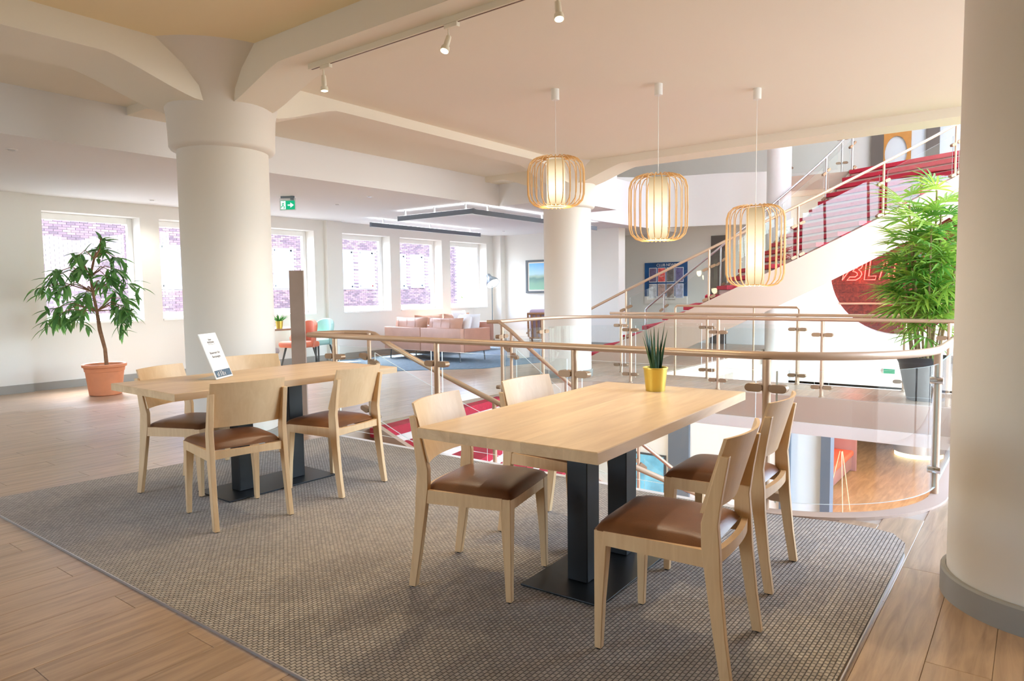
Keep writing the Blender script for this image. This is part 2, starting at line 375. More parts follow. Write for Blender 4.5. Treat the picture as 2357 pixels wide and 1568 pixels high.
def shade_mat():
    m = bpy.data.materials.new('lamp_shade_glow'); m.use_nodes = True; n = m.node_tree; n.nodes.clear()
    tc = n.nodes.new('ShaderNodeTexCoord'); sp = n.nodes.new('ShaderNodeSeparateXYZ'); n.links.new(tc.outputs['Generated'], sp.inputs[0])
    rp = n.nodes.new('ShaderNodeValToRGB'); e = rp.color_ramp.elements
    e[0].position = 0.0; e[0].color = (1.0, 0.80, 0.46, 1); e[1].position = 1.0; e[1].color = (1.0, 0.72, 0.40, 1)
    k = e.new(0.35); k.color = (1.0, 0.90, 0.66, 1)
    r2 = n.nodes.new('ShaderNodeValToRGB'); g = r2.color_ramp.elements
    g[0].position = 0.0; g[0].color = (.42, .42, .42, 1); g[1].position = 1.0; g[1].color = (.30, .30, .30, 1); q = g.new(0.35); q.color = (1, 1, 1, 1)
    mu = n.nodes.new('ShaderNodeMath'); mu.operation = 'MULTIPLY'; mu.inputs[1].default_value = 2.7
    em = n.nodes.new('ShaderNodeEmission'); o = n.nodes.new('ShaderNodeOutputMaterial')
    n.links.new(sp.outputs[2], rp.inputs[0]); n.links.new(sp.outputs[2], r2.inputs[0]); n.links.new(rp.outputs[0], em.inputs[0]); n.links.new(r2.outputs[0], mu.inputs[0]); n.links.new(mu.outputs[0], em.inputs[1]); n.links.new(em.outputs[0], o.inputs[0]); MAT['lamp_shade_glow'] = m
shade_mat()

# ------------------------------------------------------------------ plan
YW = 10.96                     # inner face of the window wall
def arc(cx, cy, r, a0, a1, n): return [(cx + r * math.cos(a0 + (a1 - a0) * i / n), cy + r * math.sin(a0 + (a1 - a0) * i / n)) for i in range(n + 1)]
# round-cornered stair well in the floor
VOID1 = [(3.97, 5.05)] + arc(4.90, 1.38, 0.93, pi, 1.5 * pi, 14) + [(8.55, 0.45), (8.55, 4.55)] + arc(7.75, 4.55, 0.80, 0, pi / 2, 8) + [(7.3, 5.35), (6.66, 5.30), (4.27, 5.05)]
VOID2 = [(9.68, -6.0), (17.0, -6.0), (17.0, 4.6), (11.3, 4.6), (9.68, 4.6)]
def inside(p, poly):
    c = False; j = len(poly) - 1
    for i in range(len(poly)):
        if (poly[i][1] > p[1]) != (poly[j][1] > p[1]) and p[0] < (poly[j][0] - poly[i][0]) * (p[1] - poly[i][1]) / (poly[j][1] - poly[i][1]) + poly[i][0]: c = not c
        j = i
    return c
RUG = [(1.335, 5.27), (1.335, 0.49), (3.70, 0.475), (3.86, 0.49), (3.98, 0.56), (4.01, 0.66), (4.00, 0.85), (3.95, 1.10), (3.93, 1.3), (3.93, 5.04)]

# ------------------------------------------------------------------ floor with planks
fl = thing('floor', 'oak plank floor of the upper lounge around the stair well', 'floor', kind='structure')
sub = MB(); sub.holed([(-5, -3.6), (4.25, -3.6), (4.25, -1.4), (9.68, -1.4), (9.68, 4.6), (16.2, 4.6), (16.2, YW), (-5, YW)], [VOID1], -0.30, -0.006)
sub.build('floor_slab', 'slab_grey', fl, smooth=False)
PW, PL = 0.19, 1.32
near = []; far = []
row = 0; y = -2.2
while y < YW - 0.01:
    y1 = min(y + PW, YW); off = (row * 0.447) % PL
    ym = (y + y1) / 2
    x = -1.2 - off
    while x < 16.2:
        xa, xb = max(x, -1.2), min(x + PL, 16.2)
        x += PL
        if xb - xa < 0.05: continue
        # cut by the two openings: march along the plank
        segs = []; st = None; N = 44
        for i in range(N + 1):
            px = xa + (xb - xa) * i / N
            ok = not (px > 4.2 and ym < -1.3) and all(not inside((px, yy), VOID1) for yy in (y + .01, y1 - .01)) and not (px > 9.68 and ym < 4.6)
            if ok and st is None: st = px
            if (not ok or i == N) and st is not None:
                en = px if ok else px - (xb - xa) / N
                if en - st > 0.06: segs.append((st, en))
                st = None
        for a, b_ in segs:
            if all(inside(p, RUG) for p in ((a + .02, y + .02), (b_ - .02, y1 - .02), (a + .02, y1 - .02), (b_ - .02, y + .02))): continue
            d = math.hypot((a + b_) / 2, ym)
            fwd = (a + b_) / 2 * 0.795 + ym * 0.6065
            (near if fwd > 0.6 else far).append((d, a, b_, y, y1))
    y += PW; row += 1
near.sort(); far += near[300:]; near = near[:300]
pmesh = {}
for d, a, b_, ya, yb in near:
    key = (round(b_ - a, 3), round(yb - ya, 3))
    if key not in pmesh:
        hx, hy = key[0] / 2 - .0006, key[1] / 2 - .0006
        m = MB(); e = .0012
        m.loft([[(-hx, -hy, -.006), (hx, -hy, -.006), (hx, hy, -.006), (-hx, hy, -.006)], [(-hx, -hy, -e), (hx, -hy, -e), (hx, hy, -e), (-hx, hy, -e)], [(-hx + e, -hy + e, 0), (hx - e, -hy + e, 0), (hx - e, hy - e, 0), (-hx + e, hy - e, 0)]])
        pmesh[key] = m.mesh('plank', 'plank_wood', smooth=False)
    link('plank', pmesh[key], fl, loc=((a + b_) / 2, (ya + yb) / 2, 0))
m = MB()
for d, a, b_, ya, yb in far: m.box(a + .0006, ya + .0006, -.006, b_ - .0006, yb - .0006, 0)
tag(m.build('far_planks', 'plank_wood_far', fl, smooth=False), kind='stuff')
# white metal edge strip and taupe fascia round the stair well
def offset_path(path, d):
    out = []
    for i, p in enumerate(path):
        a = Vector(path[max(i - 1, 0)]); b = Vector(path[min(i + 1, len(path) - 1)]); t = (b - a).normalized()
        out.append((p[0] + t.y * d, p[1] - t.x * d))
    return out
EDGE = [(3.97, 5.02), (3.97, 4.2), (3.97, 3.2), (3.97, 2.2)] + arc(4.90, 1.38, 0.93, pi, 1.5 * pi, 14) + [(6.0, .45), (7.2, .45), (8.4, .45)]
def ribbon(path, d0, d1, z0, z1):
    m = MB(); A = offset_path(path, d0); B = offset_path(path, d1)
    m.loft([[(a[0], a[1], z0), (b[0], b[1], z0), (b[0], b[1], z1), (a[0], a[1], z1)] for a, b in zip(A, B)])
    return m
tag(ribbon(EDGE[:5], 0.0, 0.045, -.02, .012).build('trim_1', 'trim_white', smooth=False), 'white metal edge strip between rug and stair well', 'trim', kind='structure')
tag(ribbon(EDGE[4:], -0.04, 0.055, -.03, .014).build('trim_2', 'fascia_taupe', smooth=False), 'taupe curb round the curved corner of the stair well', 'trim', kind='structure')
FASCIA = [(8.55, .45), (8.55, 2.0), (8.55, 3.5)] + arc(7.75, 4.55, 0.80, 0, pi / 2, 8) + [(7.3, 5.35), (6.62, 5.20)]
tag(ribbon(FASCIA, -0.02, 0.06, -.30, .004).build('trim_3', 'fascia_taupe', smooth=False), 'taupe fascia band under the far edge of the stair well', 'trim', kind='structure')
tag(ribbon(FASCIA, 0.02, 0.30, -.43, -.30).build('trim_4', 'fascia_white', smooth=False), 'pale soffit band below the taupe fascia of the walkway', 'trim', kind='structure')
tag(ribbon(EDGE, -0.012, 0.02, -.42, -.02).build('trim_5', 'fascia_taupe', smooth=False), 'taupe fascia under the near edge of the stair well', 'trim', kind='structure')
m = MB(); m.box(8.5, -1.4, -.44, 9.70, 4.7, -.30); tag(m.build('walkway_soffit', 'fascia_white', smooth=False), 'pale underside of the walkway across the void', 'ceiling', kind='structure')
m = MB(); m.box(9.66, -1.4, -.43, 9.70, 4.62, .003); tag(m.build('trim_6', 'fascia_taupe', smooth=False), 'taupe fascia on the far side of the walkway', 'trim', kind='structure')

# rug
m = MB(); m.prism(RUG, 0.0005, 0.011); tag(m.build('woven_rug', 'rug_weave', smooth=False), 'large taupe woven rug under both dining tables', 'rug')
m = MB(); m.box(1.330, 0.47, 0, 1.335, 5.28, .0115); m.box(1.335, 0.470, 0, 3.70, 0.475, .0115)
tag(m.build('trim_7', 'brushed_steel', smooth=False), 'thin pale metal edging along the open sides of the rug', 'trim', kind='structure')

# ------------------------------------------------------------------ window wall
WIN = [(-2.85, -1.55), (-1.25, .05), (.35, 1.65), (1.95, 3.25), (3.72, 5.03), (5.32, 6.63), (6.92, 8.22), (8.83, 10.15), (10.43, 11.745), (12.03, 13.37)]
ZS, ZH, ZB = 0.93, 2.485, 2.69
wall = MB()
xs = -5.0
for a, b_ in WIN:
    wall.box(xs, YW, 0, a, YW + .36, 3.6); wall.box(a, YW, 0, b_, YW + .36, ZS); wall.box(a, YW, ZH, b_, YW + .36, 3.6); xs = b_
wall.box(xs, YW, 0, 16.5, YW + .36, 3.6)
tag(wall.build('wall_back', 'wall_paint', smooth=False), 'white wall with the row of square windows', 'wall', kind='structure')
for k, (x0, x1, dep) in enumerate([(8.445, 8.81, .10), (-5.0, 3.49, .05)]):
    m = MB(); m.box(x0, YW - dep, 0, x1, YW + .001, ZB); tag(m.build('wall_pier', 'wall_paint', smooth=False), ['slim white wall pier between the third and fourth window', 'shallow white wall projection at the left edge of the room'][k], 'wall', kind='structure')
m = MB(); m.box(3.49, YW - .022, 0, 8.445, YW, .107); m.box(8.81, YW - .022, 0, 13.76, YW, .107); m.box(-5, YW - .072, 0, 3.49, YW - .05, .112); m.box(8.43, YW - .122, 0, 8.825, YW - .1, .107)
tag(m.build('baseboard_back', 'grey_skirting', smooth=False), 'grey skirting board along the window wall', 'baseboard', kind='structure')
for i, (a, b_) in enumerate(WIN):
    wn = thing('window_%d' % (i + 1), ('white framed square window, number %d from the left in the window wall' % (i - 3)) if i > 3 else 'white framed square window outside the left edge of the view', 'window', kind='structure', group=None if i > 3 else 'windows left of the view')
    fy = YW + .25; fw = .075
    m = MB(); m.box(a, fy, ZS, a + fw, fy + .07, ZH); m.box(b_ - fw, fy, ZS, b_, fy + .07, ZH); m.box(a + fw, fy, ZS, b_ - fw, fy + .07, ZS + fw + .02); m.box(a + fw, fy, ZH - fw - .02, b_ - fw, fy + .07, ZH)
    m.build('window_frame', 'white_lacquer', wn, smooth=False, bevel=.006)
    m = MB(); m.box(a + fw - .01, fy + .03, ZS + fw, b_ - fw + .01, fy + .04, ZH - fw); m.build('pane', 'window_glass', wn, smooth=False)
    m = MB(); m.box(a, YW - .02, ZS - .03, b_, fy, ZS + .004); m.build('window_sill', 'sill_white', wn, smooth=False, bevel=.004)
    if i > 3:
        m = MB(); m.box(a + fw + .02, fy - .03, (ZS + ZH) / 2 - .05, a + fw + .045, fy, (ZS + ZH) / 2 + .05); m.build('window_handle', 'brushed_steel', wn)
    portal('window_portal', ((a + b_) / 2, YW + .34, (ZS + ZH) / 2), b_ - a, ZH - ZS, (0, -1, 0))
# end wall of the lounge and the recess behind the stairs
m = MB(); m.box(13.80, 7.50, 0, 14.1, 11.3, 3.1); tag(m.build('wall_end', 'wall_paint', smooth=False), 'white end wall with the framed landscape picture', 'wall', kind='structure')
m = MB(); m.box(13.62, 10.72, 0, 13.82, YW + .01, ZB); tag(m.build('wall_corner_pier', 'wall_paint', smooth=False), 'white corner pier beside the last window', 'wall', kind='structure')
m = MB(); m.box(16.0, 4.6, 0, 16.3, 11.3, 3.1); tag(m.build('wall_recess', 'wall_paint', smooth=False), 'white recess wall behind the curved stairs', 'wall', kind='structure')
m = MB(); m.box(13.78, 7.5, 0, 13.8, 10.72, .107); tag(m.build('baseboard_end', 'grey_skirting', smooth=False), 'grey skirting board along the end wall', 'baseboard', kind='structure')
# walls behind the camera; unseen window openings added for soft fill
m = MB(); ys = -6.5
for a, b_ in ((4.4, 6.6), (7.2, 9.4)):
    m.box(-5.3, ys, 0, -5.0, a, 3.6); m.box(-5.3, a, 0, -5.0, b_, .9); m.box(-5.3, a, 2.6, -5.0, b_, 3.6); ys = b_
    portal('rear_fill_portal', (-5.25, (a + b_) / 2, 1.75), b_ - a, 1.7, (1, 0, 0))
m.box(-5.3, ys, 0, -5.0, YW + .3, 3.6)
tag(m.build('wall_left', 'wall_paint', smooth=False), 'white wall behind the viewer', 'wall', kind='structure')
m = MB(); m.box(-5.3, -3.8, 0, 4.2, -3.5, 3.6); m.box(4.1, -3.6, 0, 4.25, -1.28, 3.6); tag(m.build('wall_right', 'wall_paint', smooth=False), 'white wall to the right of the viewer', 'wall', kind='structure')
# tall glazing on the right of the void
m = MB()
for k in range(8):
    x = 4.2 + k * 1.83
    m.box(x - .04, -1.36, -3.45, x + .04, -1.28, 3.5)
for z in (-3.4, -.2, 3.5): m.box(4.2, -1.36, z, 17.0, -1.28, z + .08)
w11 = m; m = MB(); m.box(4.2, -1.5, 3.5, 20.1, -1.28, 7.2); m.box(17.0, -1.5, -3.5, 20.1, -1.28, 3.5); tag(m.build('wall_front', 'wall_paint', smooth=False), 'white wall above and below the glazed front, right of the view', 'wall', kind='structure'); m = w11
tag(m.build('window_11', 'slate_frame', smooth=False), 'tall glazed front beside the void, right of the view', 'window', kind='structure')
portal('front_portal', (10.6, -1.35, .02), 12.8, 6.95, (0, 1, 0))

# ------------------------------------------------------------------ ceilings, beams, columns
C1 = (3.33, 5.66); C2 = (8.85, 5.68); C3 = (3.45, -0.09)
XB0, XB1 = 3.19, 3.58                  # main beam along Y
YB0, YB1 = 5.42, 5.78                  # main beam along X
ZBM, ZC1, ZC2 = 3.04, 3.14, 3.24
def ceil(name, x0, y0, x1, y1, z, mat, label):
    m = MB(); m.box(x0, y0, z, x1, y1, 3.62); return tag(m.build(name, mat, smooth=False), label, 'ceiling', kind='structure')
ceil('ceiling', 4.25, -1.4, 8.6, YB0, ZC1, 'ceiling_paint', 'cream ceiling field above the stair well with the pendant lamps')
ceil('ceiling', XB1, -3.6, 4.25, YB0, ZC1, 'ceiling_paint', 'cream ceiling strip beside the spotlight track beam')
ceil('ceiling', -5, -3.6, XB0, YB0, ZC2, 'ceiling_paint_warm_lit', 'cream ceiling field at the upper left of the room, warm light put into its colour')
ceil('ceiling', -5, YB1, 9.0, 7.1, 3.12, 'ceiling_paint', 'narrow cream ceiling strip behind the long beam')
ceil('ceiling_bay', -5, 7.1, 13.9, YW + .1, 2.69, 'bay_ceiling_paint', 'lower white ceiling of the window bay')
ceil('ceiling_bay', 9.0, 5.9, 10.8, 7.1, 2.69, 'bay_ceiling_paint', 'white ceiling strip behind the far round column')
ceil('ceiling_bay', 13.9, 7.1, 16.2, YW + .1, 2.69, 'bay_ceiling_paint', 'white ceiling of the recess')
def beam_profile(s, s0, s1, half=.0):
    """depth of the beam underside at distance S from a column centre: straight, then a haunch"""
    d = abs(s)
    if d > 1.05: return ZBM
    t = (1.05 - d) / (1.05 - .38); t = max(0, min(1, t)); t = t * t * (3 - 2 * t) * .35 + t * .65
    return ZBM - .20 * t
def beam(name, axis, lo, hi, w0, w1, cols, label, top=3.3):
    n = int((hi - lo) / .08); m = MB(); rings = []
    for i in range(n + 1):
        p = lo + (hi - lo) * i / n; z = min([beam_profile(p - c, 0, 0) for c in cols])
        a, b_, c_, d_ = ((p, w0, z), (p, w1, z), (p, w1, top), (p, w0, top)) if axis == 'x' else ((w1, p, z), (w0, p, z), (w0, p, top), (w1, p, top))
        rings.append([a, b_, c_, d_])
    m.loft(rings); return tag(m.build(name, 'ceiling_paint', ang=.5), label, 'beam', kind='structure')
beam('ceiling_beam', 'x', 3.33, 8.85, YB0, YB1, (C1[0], C2[0]), 'haunched cream beam between the two round columns', 3.2)
beam('ceiling_beam', 'x', -5, 3.33, 5.36, 5.98, (C1[0],), 'haunched cream beam running left from the nearest round column', 3.3)
beam('ceiling_beam', 'y', -3.0, 5.66, XB0, XB1, (C1[1], C3[1]), 'haunched cream beam carrying the white spotlight track', 3.3)
beam('ceiling_beam', 'y', 5.66, 7.2, XB0, XB1, (C1[1],), 'short cream beam behind the nearest round column', 3.2)
beam('ceiling_beam', 'y', -1.4, 5.68, 8.60, 9.02, (C2[1],), 'cream edge beam above the far side of the stair well', 3.62)
beam('ceiling_beam', 'y', 5.68, 7.2, 8.65, 9.02, (C2[1],), 'short cream beam behind the far round column', 3.2)
def column(name, c, r, label, k=1.0, zr=2.53):
    o = thing(name, label, 'column', (c[0], c[1], 0), kind='structure')
    m = MB(); m.lathe([(r, 0.0), (r, 1.2), (r, zr - .02)], 48); m.build('shaft', 'column_paint', o)
    m = MB(); m.lathe([(r - .02, zr - .03), (r + .045, zr - .012), (r + .058, zr + .01), (r + .06, zr + .12), (r + .07, zr + .28), (r + .10, zr + .42), (r + .20, zr + .56), (r + .36, zr + .69), (r + .42, zr + .74)], 48); m.build('capital', 'column_paint', o, ang=.9)
    m = MB(); m.lathe([(r + .002, 0), (r + .022, 0.0), (r + .022, .10), (r + .016, .108), (r + .002, .108)], 48, caps=False); m.build('skirting', 'grey_skirting', o)
    return o
column('column_1', C1, .37, 'round cream column with flared capital behind the left table')
column('column_2', C2, .355, 'round cream column with flared capital beyond the stair well')
column('column_3', C3, .37, 'large round cream column at the right edge of the view')
m = MB(); m.lathe([(.24, -3.45), (.24, 7.2)], 32, (14.87, 4.35, 0)); tag(m.build('column_4', 'wall_paint'), 'slim white round column behind the curved stairs', 'column', kind='structure')
# ------------------------------------------------------------------ railings
def pill(m, c, d, L=.10, hgt=.046, th=.05):
    """rounded glass clamp centred at C, long axis D (3D), upright"""
    d = Vector(d).normalized(); up = Vector((0, 0, 1)); up = (up - d * up.dot(d)).normalized(); nn = d.cross(up)
    poly = []; r = hgt / 2
    for k in range(7): a = -pi / 2 + pi * k / 6; poly.append(d * (L / 2 - r + r * math.cos(a)) + up * (r * math.sin(a)))
    for k in range(7): a = pi / 2 + pi * k / 6; poly.append(d * (-L / 2 + r + r * math.cos(a)) + up * (r * math.sin(a)))
    c = Vector(c); m.loft([[c + p - nn * th / 2 for p in poly], [c + p + nn * th / 2 for p in poly]])
def panel(pts_b, pts_t, th=.011):
    """glass pane along a bottom and a top line; glass faces in slot 0, polished edges in slot 1"""
    n = len(pts_b); m = MB(); ring = []
    for i in range(n):
        a = Vector(pts_b[max(i - 1, 0)]); b = Vector(pts_b[min(i + 1, n - 1)]); t = (b - a); t.z = 0; t.normalize(); nn = Vector((t.y, -t.x, 0)) * th / 2
        B = Vector(pts_b[i]); T = Vector(pts_t[i]); ring.append([B - nn, B + nn, T + nn, T - nn])
    o = len(m.v)
    for r in ring: m.v += [tuple(p) for p in r]
    for i in range(n - 1):
        for k in range(4):
            j = (k + 1) % 4; m.f.append([i * 4 + k, i * 4 + j, (i + 1) * 4 + j, (i + 1) * 4 + k]); m.mi.append(1 if k in (0, 2) else 0)
    m.f.append([3, 2, 1, 0]); m.mi.append(1); e = (n - 1) * 4; m.f.append([e, e + 1, e + 2, e + 3]); m.mi.append(1)
    return m
def post(parent, x, y, z0, z1, d, r=.021, zs=(.12, .74), mat='champagne_metal', name='post', both=True):
    m = MB(); m.tube([(x, y, z0), (x, y, z1)], r, 14); m.lathe([(r + .010, z0), (r + .010, z0 + .012), (r, z0 + .016)], 14, (x, y, 0)); p = m.build(name, mat, parent)
    d = Vector(d).normalized()
    for zc in zs:
        for s in ((-1, 1) if both else (1,)):
            m = MB(); pill(m, Vector((x, y, z0 + zc)) + d * (.068 * s), d); m.build('glass_clamp', 'clamp_metal', p)
    return p
RP = [(4.0, y, .905) for y in (5.42, 5.0, 4.2, 3.4, 2.6, 1.9)] + [(a, b, .905) for a, b in arc(4.93, 1.40, 0.93, pi, 1.5 * pi, 16)] + [(5.6, .47, .905), (6.6, .47, .905), (7.6, .47, .905)]
nr = thing('glass_railing', 'champagne metal railing with clamped glass on the near side of the stair well', 'railing')
m = MB(); m.tube([(4.005, 5.47, .905)] + RP, .024, 14); m.build('handrail', 'champagne_metal', nr)
for y in (5.08, 3.81, 2.515, 1.223): post(nr, 4.0, y, -.02, .885, (0, 1, 0), .0235)
post(nr, 4.91, .475, -.02, .885, (1, 0, 0), .0235, ()); post(nr, 6.3, .47, -.02, .885, (1, 0, 0), .0235)
for y0, y1 in ((5.02, 3.87), (3.75, 2.575), (2.455, 1.283)):
    panel([(4.0, y0, .06), (4.0, y1, .06)], [(4.0, y0, .82), (4.0, y1, .82)]).build('glass_panel', ['clear_glass', 'glass_edge'], nr, smooth=False)
cv = [(4.0, 1.165)] + arc(4.93, 1.40, .93, pi * 1.08, 1.5 * pi - .06, 18)
panel([(a, b, .06) for a, b in cv], [(a, b, .82) for a, b in cv]).build('curved_glass_panel', ['clear_glass', 'glass_edge'], nr, ang=.5)
panel([(4.98, .47, .06), (6.24, .47, .06)], [(4.98, .47, .82), (6.24, .47, .82)]).build('glass_panel', ['clear_glass', 'glass_edge'], nr, smooth=False)
for z in (.17, .72):
    m = MB(); m.tube([(4.86, .44, z), (4.86, .51, z)], .022, 14); m.build('button_fixing', 'chrome', nr)

fr = thing('glass_railing', 'champagne metal railing with clamped glass along the far side of the stair well', 'railing')
FP = [(6.60, 5.36), (6.77, 5.29), (7.2, 5.36), (7.74, 5.37)] + [(7.82 + .8 * math.cos(a), 4.56 + .8 * math.sin(a)) for a in [pi / 2 - .2 * k for k in range(1, 8)]] + [(8.62, 4.4), (8.62, 3.0), (8.62, 1.5), (8.62, .45)]
m = MB(); m.tube([(a, b, .92) for a, b in FP], .023, 12); m.build('handrail', 'champagne_metal', fr)
FPO = [(6.68, 5.25, (.7, .1, 0)), (7.74, 5.37, (1, 0, 0)), (8.62, 4.50, (0, 1, 0)), (8.62, 3.25, (0, 1, 0)), (8.62, 2.0, (0, 1, 0)), (8.62, .74, (0, 1, 0))]
for x, y, d in FPO: post(fr, x, y, 0, .90, d, .021)
for (x0, y0), (x1, y1) in (((6.76, 5.27), (7.66, 5.36)), ((8.62, 4.42), (8.62, 3.33)), ((8.62, 3.17), (8.62, 2.08)), ((8.62, 1.92), (8.62, .82))):
    panel([(x0, y0, .08), (x1, y1, .08)], [(x0, y0, .80), (x1, y1, .80)]).build('glass_panel', ['clear_glass', 'glass_edge'], fr, smooth=False)
cq = [(7.82 + .8 * math.cos(a), 4.56 + .8 * math.sin(a)) for a in [pi / 2 - .05 - .16 * k for k in range(0, 10)]]
panel([(a, b, .08) for a, b in cq], [(a, b, .80) for a, b in cq]).build('curved_glass_panel', ['clear_glass', 'glass_edge'], fr, ang=.5)

wr = thing('glass_railing', 'second champagne railing on the far edge of the walkway, behind the palm', 'railing')
m = MB(); m.tube([(9.64, 5.39, .93), (9.64, 3.0, .93), (9.64, .4, .93)], .021, 12); m.build('handrail', 'champagne_metal', wr)
for y in (5.2, 3.80, 2.55, 1.29): post(wr, 9.64, y, 0, .91, (0, 1, 0), .019)
for y0, y1 in ((5.12, 3.88), (3.72, 2.63), (2.47, 1.37)):
    panel([(9.64, y0, .08), (9.64, y1, .08)], [(9.64, y0, .80), (9.64, y1, .80)]).build('glass_panel', ['clear_glass', 'glass_edge'], wr, smooth=False)
gr_ = thing('grab_rail', 'short raised champagne rail standing above the far walkway railing', 'railing')
m = MB(); m.tube([(9.72, 2.553, 0), (9.72, 2.553, 1.0), (9.72, 2.58, 1.03), (9.72, 3.4, 1.04), (9.72, 4.3, 1.05), (9.72, 4.33, 1.02), (9.72, 4.33, 0)], .017, 10); m.build('rail_bow', 'champagne_metal', gr_)
m = MB(); m.tube([(9.72, 3.16, 0), (9.72, 3.16, 1.03)], .013, 10); m.build('post', 'champagne_metal', gr_)

# ------------------------------------------------------------------ stairs
def stairs(root, a, b, sg, Ro, Ri, ph0, k, n, rise, rail_h, smat, rmat, start_rail_out, start_rail_in, posts_out, posts_in, up):
    """curved flight; SG -1 going down from zero, +1 going up"""
    dphi = rise / k
    def P(r, ph, z): 
        c, s_ = math.cos(ph0 + ph), math.sin(ph0 + ph)
        return (a + (r * c if up else -r * c), b + (r * s_ if up else -r * s_), z)
    for i in range(n):
        z = sg * (i + 1) * rise if up else -(i + 1) * rise
        p0, p1 = i * dphi - .012, (i + 1) * dphi + .012
        m = MB(); N = 6
        top = [P(Ro - .03, p0 + (p1 - p0) * t, z) for t in (0, .5, 1)] + [P(Ri + .03, p0 + (p1 - p0) * t, z) for t in (1, .5, 0)]
        m.loft([[(p[0], p[1], p[2] - .072) for p in top], top]); stp = m.build('step', smat, root, smooth=False)
        zr0, zr1 = (z - rise, z - .08) if up else (z - .0, z + rise - .08)
        q0, q1 = i * dphi, i * dphi + .004
        m = MB(); rg = [P(Ro - .04, q0, zr0), P(Ri + .04, q0, zr0), P(Ri + .04, q1, zr0), P(Ro - .04, q1, zr0)]
        m.loft([rg, [(p[0], p[1], zr1) for p in rg]]); m.build('riser', rmat, stp, smooth=False)
    if not up:
        m = MB(); top = [P(Ro - .03, -.022, .004), P(Ro - .03, .012, .004), P((Ro + Ri) / 2, .012, .004), P(Ri + .03, .012, .004), P(Ri + .03, -.034, .004)]
        m.loft([[(p[0], p[1], p[2] - .09) for p in top], top]); m.build('top_nosing', smat, root, smooth=False)
    K = n * 2
    def zat(ph): return k * ph if up else -k * ph
    for r0, r1, nm in ((Ro - .03, Ro + .03, 'outer_stringer'), (Ri - .03, Ri + .03, 'inner_stringer')):
        m = MB(); rg = []
        for j in range(K + 1):
            ph = n * dphi * j / K; z = zat(ph); lo, hi = (z - .52, z + .10) if up else (z - .34, z + .06)
            rg.append([P(r0, ph, lo), P(r1, ph, lo), P(r1, ph, hi), P(r0, ph, hi)])
        m.loft(rg); m.build(nm, 'fascia_taupe', root, ang=.5)
    m = MB(); rg = []
    for j in range(K + 1):
        ph = n * dphi * j / K; z = zat(ph) - (.53 if up else .36)
        rg.append([P(Ri, ph, z), P(Ro, ph, z), P(Ro, ph, z + .03), P(Ri, ph, z + .03)])
    m.loft(rg); m.build('soffit', 'fascia_taupe', root, ang=.5)
    for r, st, ps, nm in ((Ro, start_rail_out, posts_out, 'outer_handrail'), (Ri, start_rail_in, posts_in, 'inner_handrail')):
        path = list(st) + [P(r, n * dphi * j / K, zat(n * dphi * j / K) + rail_h) for j in range(0 if up else 1, K + 1)]
        m = MB(); m.tube(path, .023, 12); m.build(nm, 'champagne_metal' if nm[0] == 'o' else ('brushed_steel' if up else 'champagne_metal'), root)
        for ph in ps:
            c = P(r, ph, zat(ph)); d = Vector(P(r, ph + .02, zat(ph + .02))) - Vector(P(r, ph - .02, zat(ph - .02)))
            pm_ = 'champagne_metal' if nm[0] == 'o' else ('brushed_steel' if up else 'champagne_metal')
            p = post(root, c[0], c[1], c[2] + .02, c[2] + rail_h - .01, d, .019, (.12, .62), pm_)
        for q0, q1 in zip(ps[:-1], ps[1:]):
            g = .07 / r
            qs = [q0 + g + (q1 - q0 - 2 * g) * t / 8 for t in range(9)]
            panel([P(r, q, zat(q) + .12) for q in qs], [P(r, q, zat(q) + rail_h - .16) for q in qs]).build('glass_panel', ['clear_glass', 'glass_edge'], root, ang=.5)
    return P, zat, dphi
ls = thing('lower_staircase', 'red carpeted curved stairs descending into the stair well', 'staircase')
stairs(ls, 9.268, 5.469, -1, 4.965, 2.661, .109, 2.232, 20, .1725, .90, 'red_carpet', 'riser_cream',
       [(4.03, 5.46, .905), (4.20, 5.57, .905), (4.42, 5.45, .905), (4.50, 5.2, .905), (4.37, 4.96, .905)], [(6.58, 5.40, .92), (6.63, 5.25, .92)],
       [-.012, .25, .49, .72, .95, 1.18], [.04, .30, .62, .95, 1.28], False)
us = thing('upper_staircase', 'red carpeted curved stairs rising behind the pendant lamps', 'staircase')
UP, UZ, UD = stairs(us, 17.587, 6.938, 1, 6.947, 4.091, 3.221, 3.347, 22, .169, .95, 'red_carpet', 'riser_cream',
       [(10.64, 6.45, .05), (10.64, 6.45, .88)], [(13.49, 6.68, .05), (13.49, 6.68, .88)],
       [.10, .30, .50, .70, .90, 1.08], [.08, .36, .64, .90, 1.08], True)
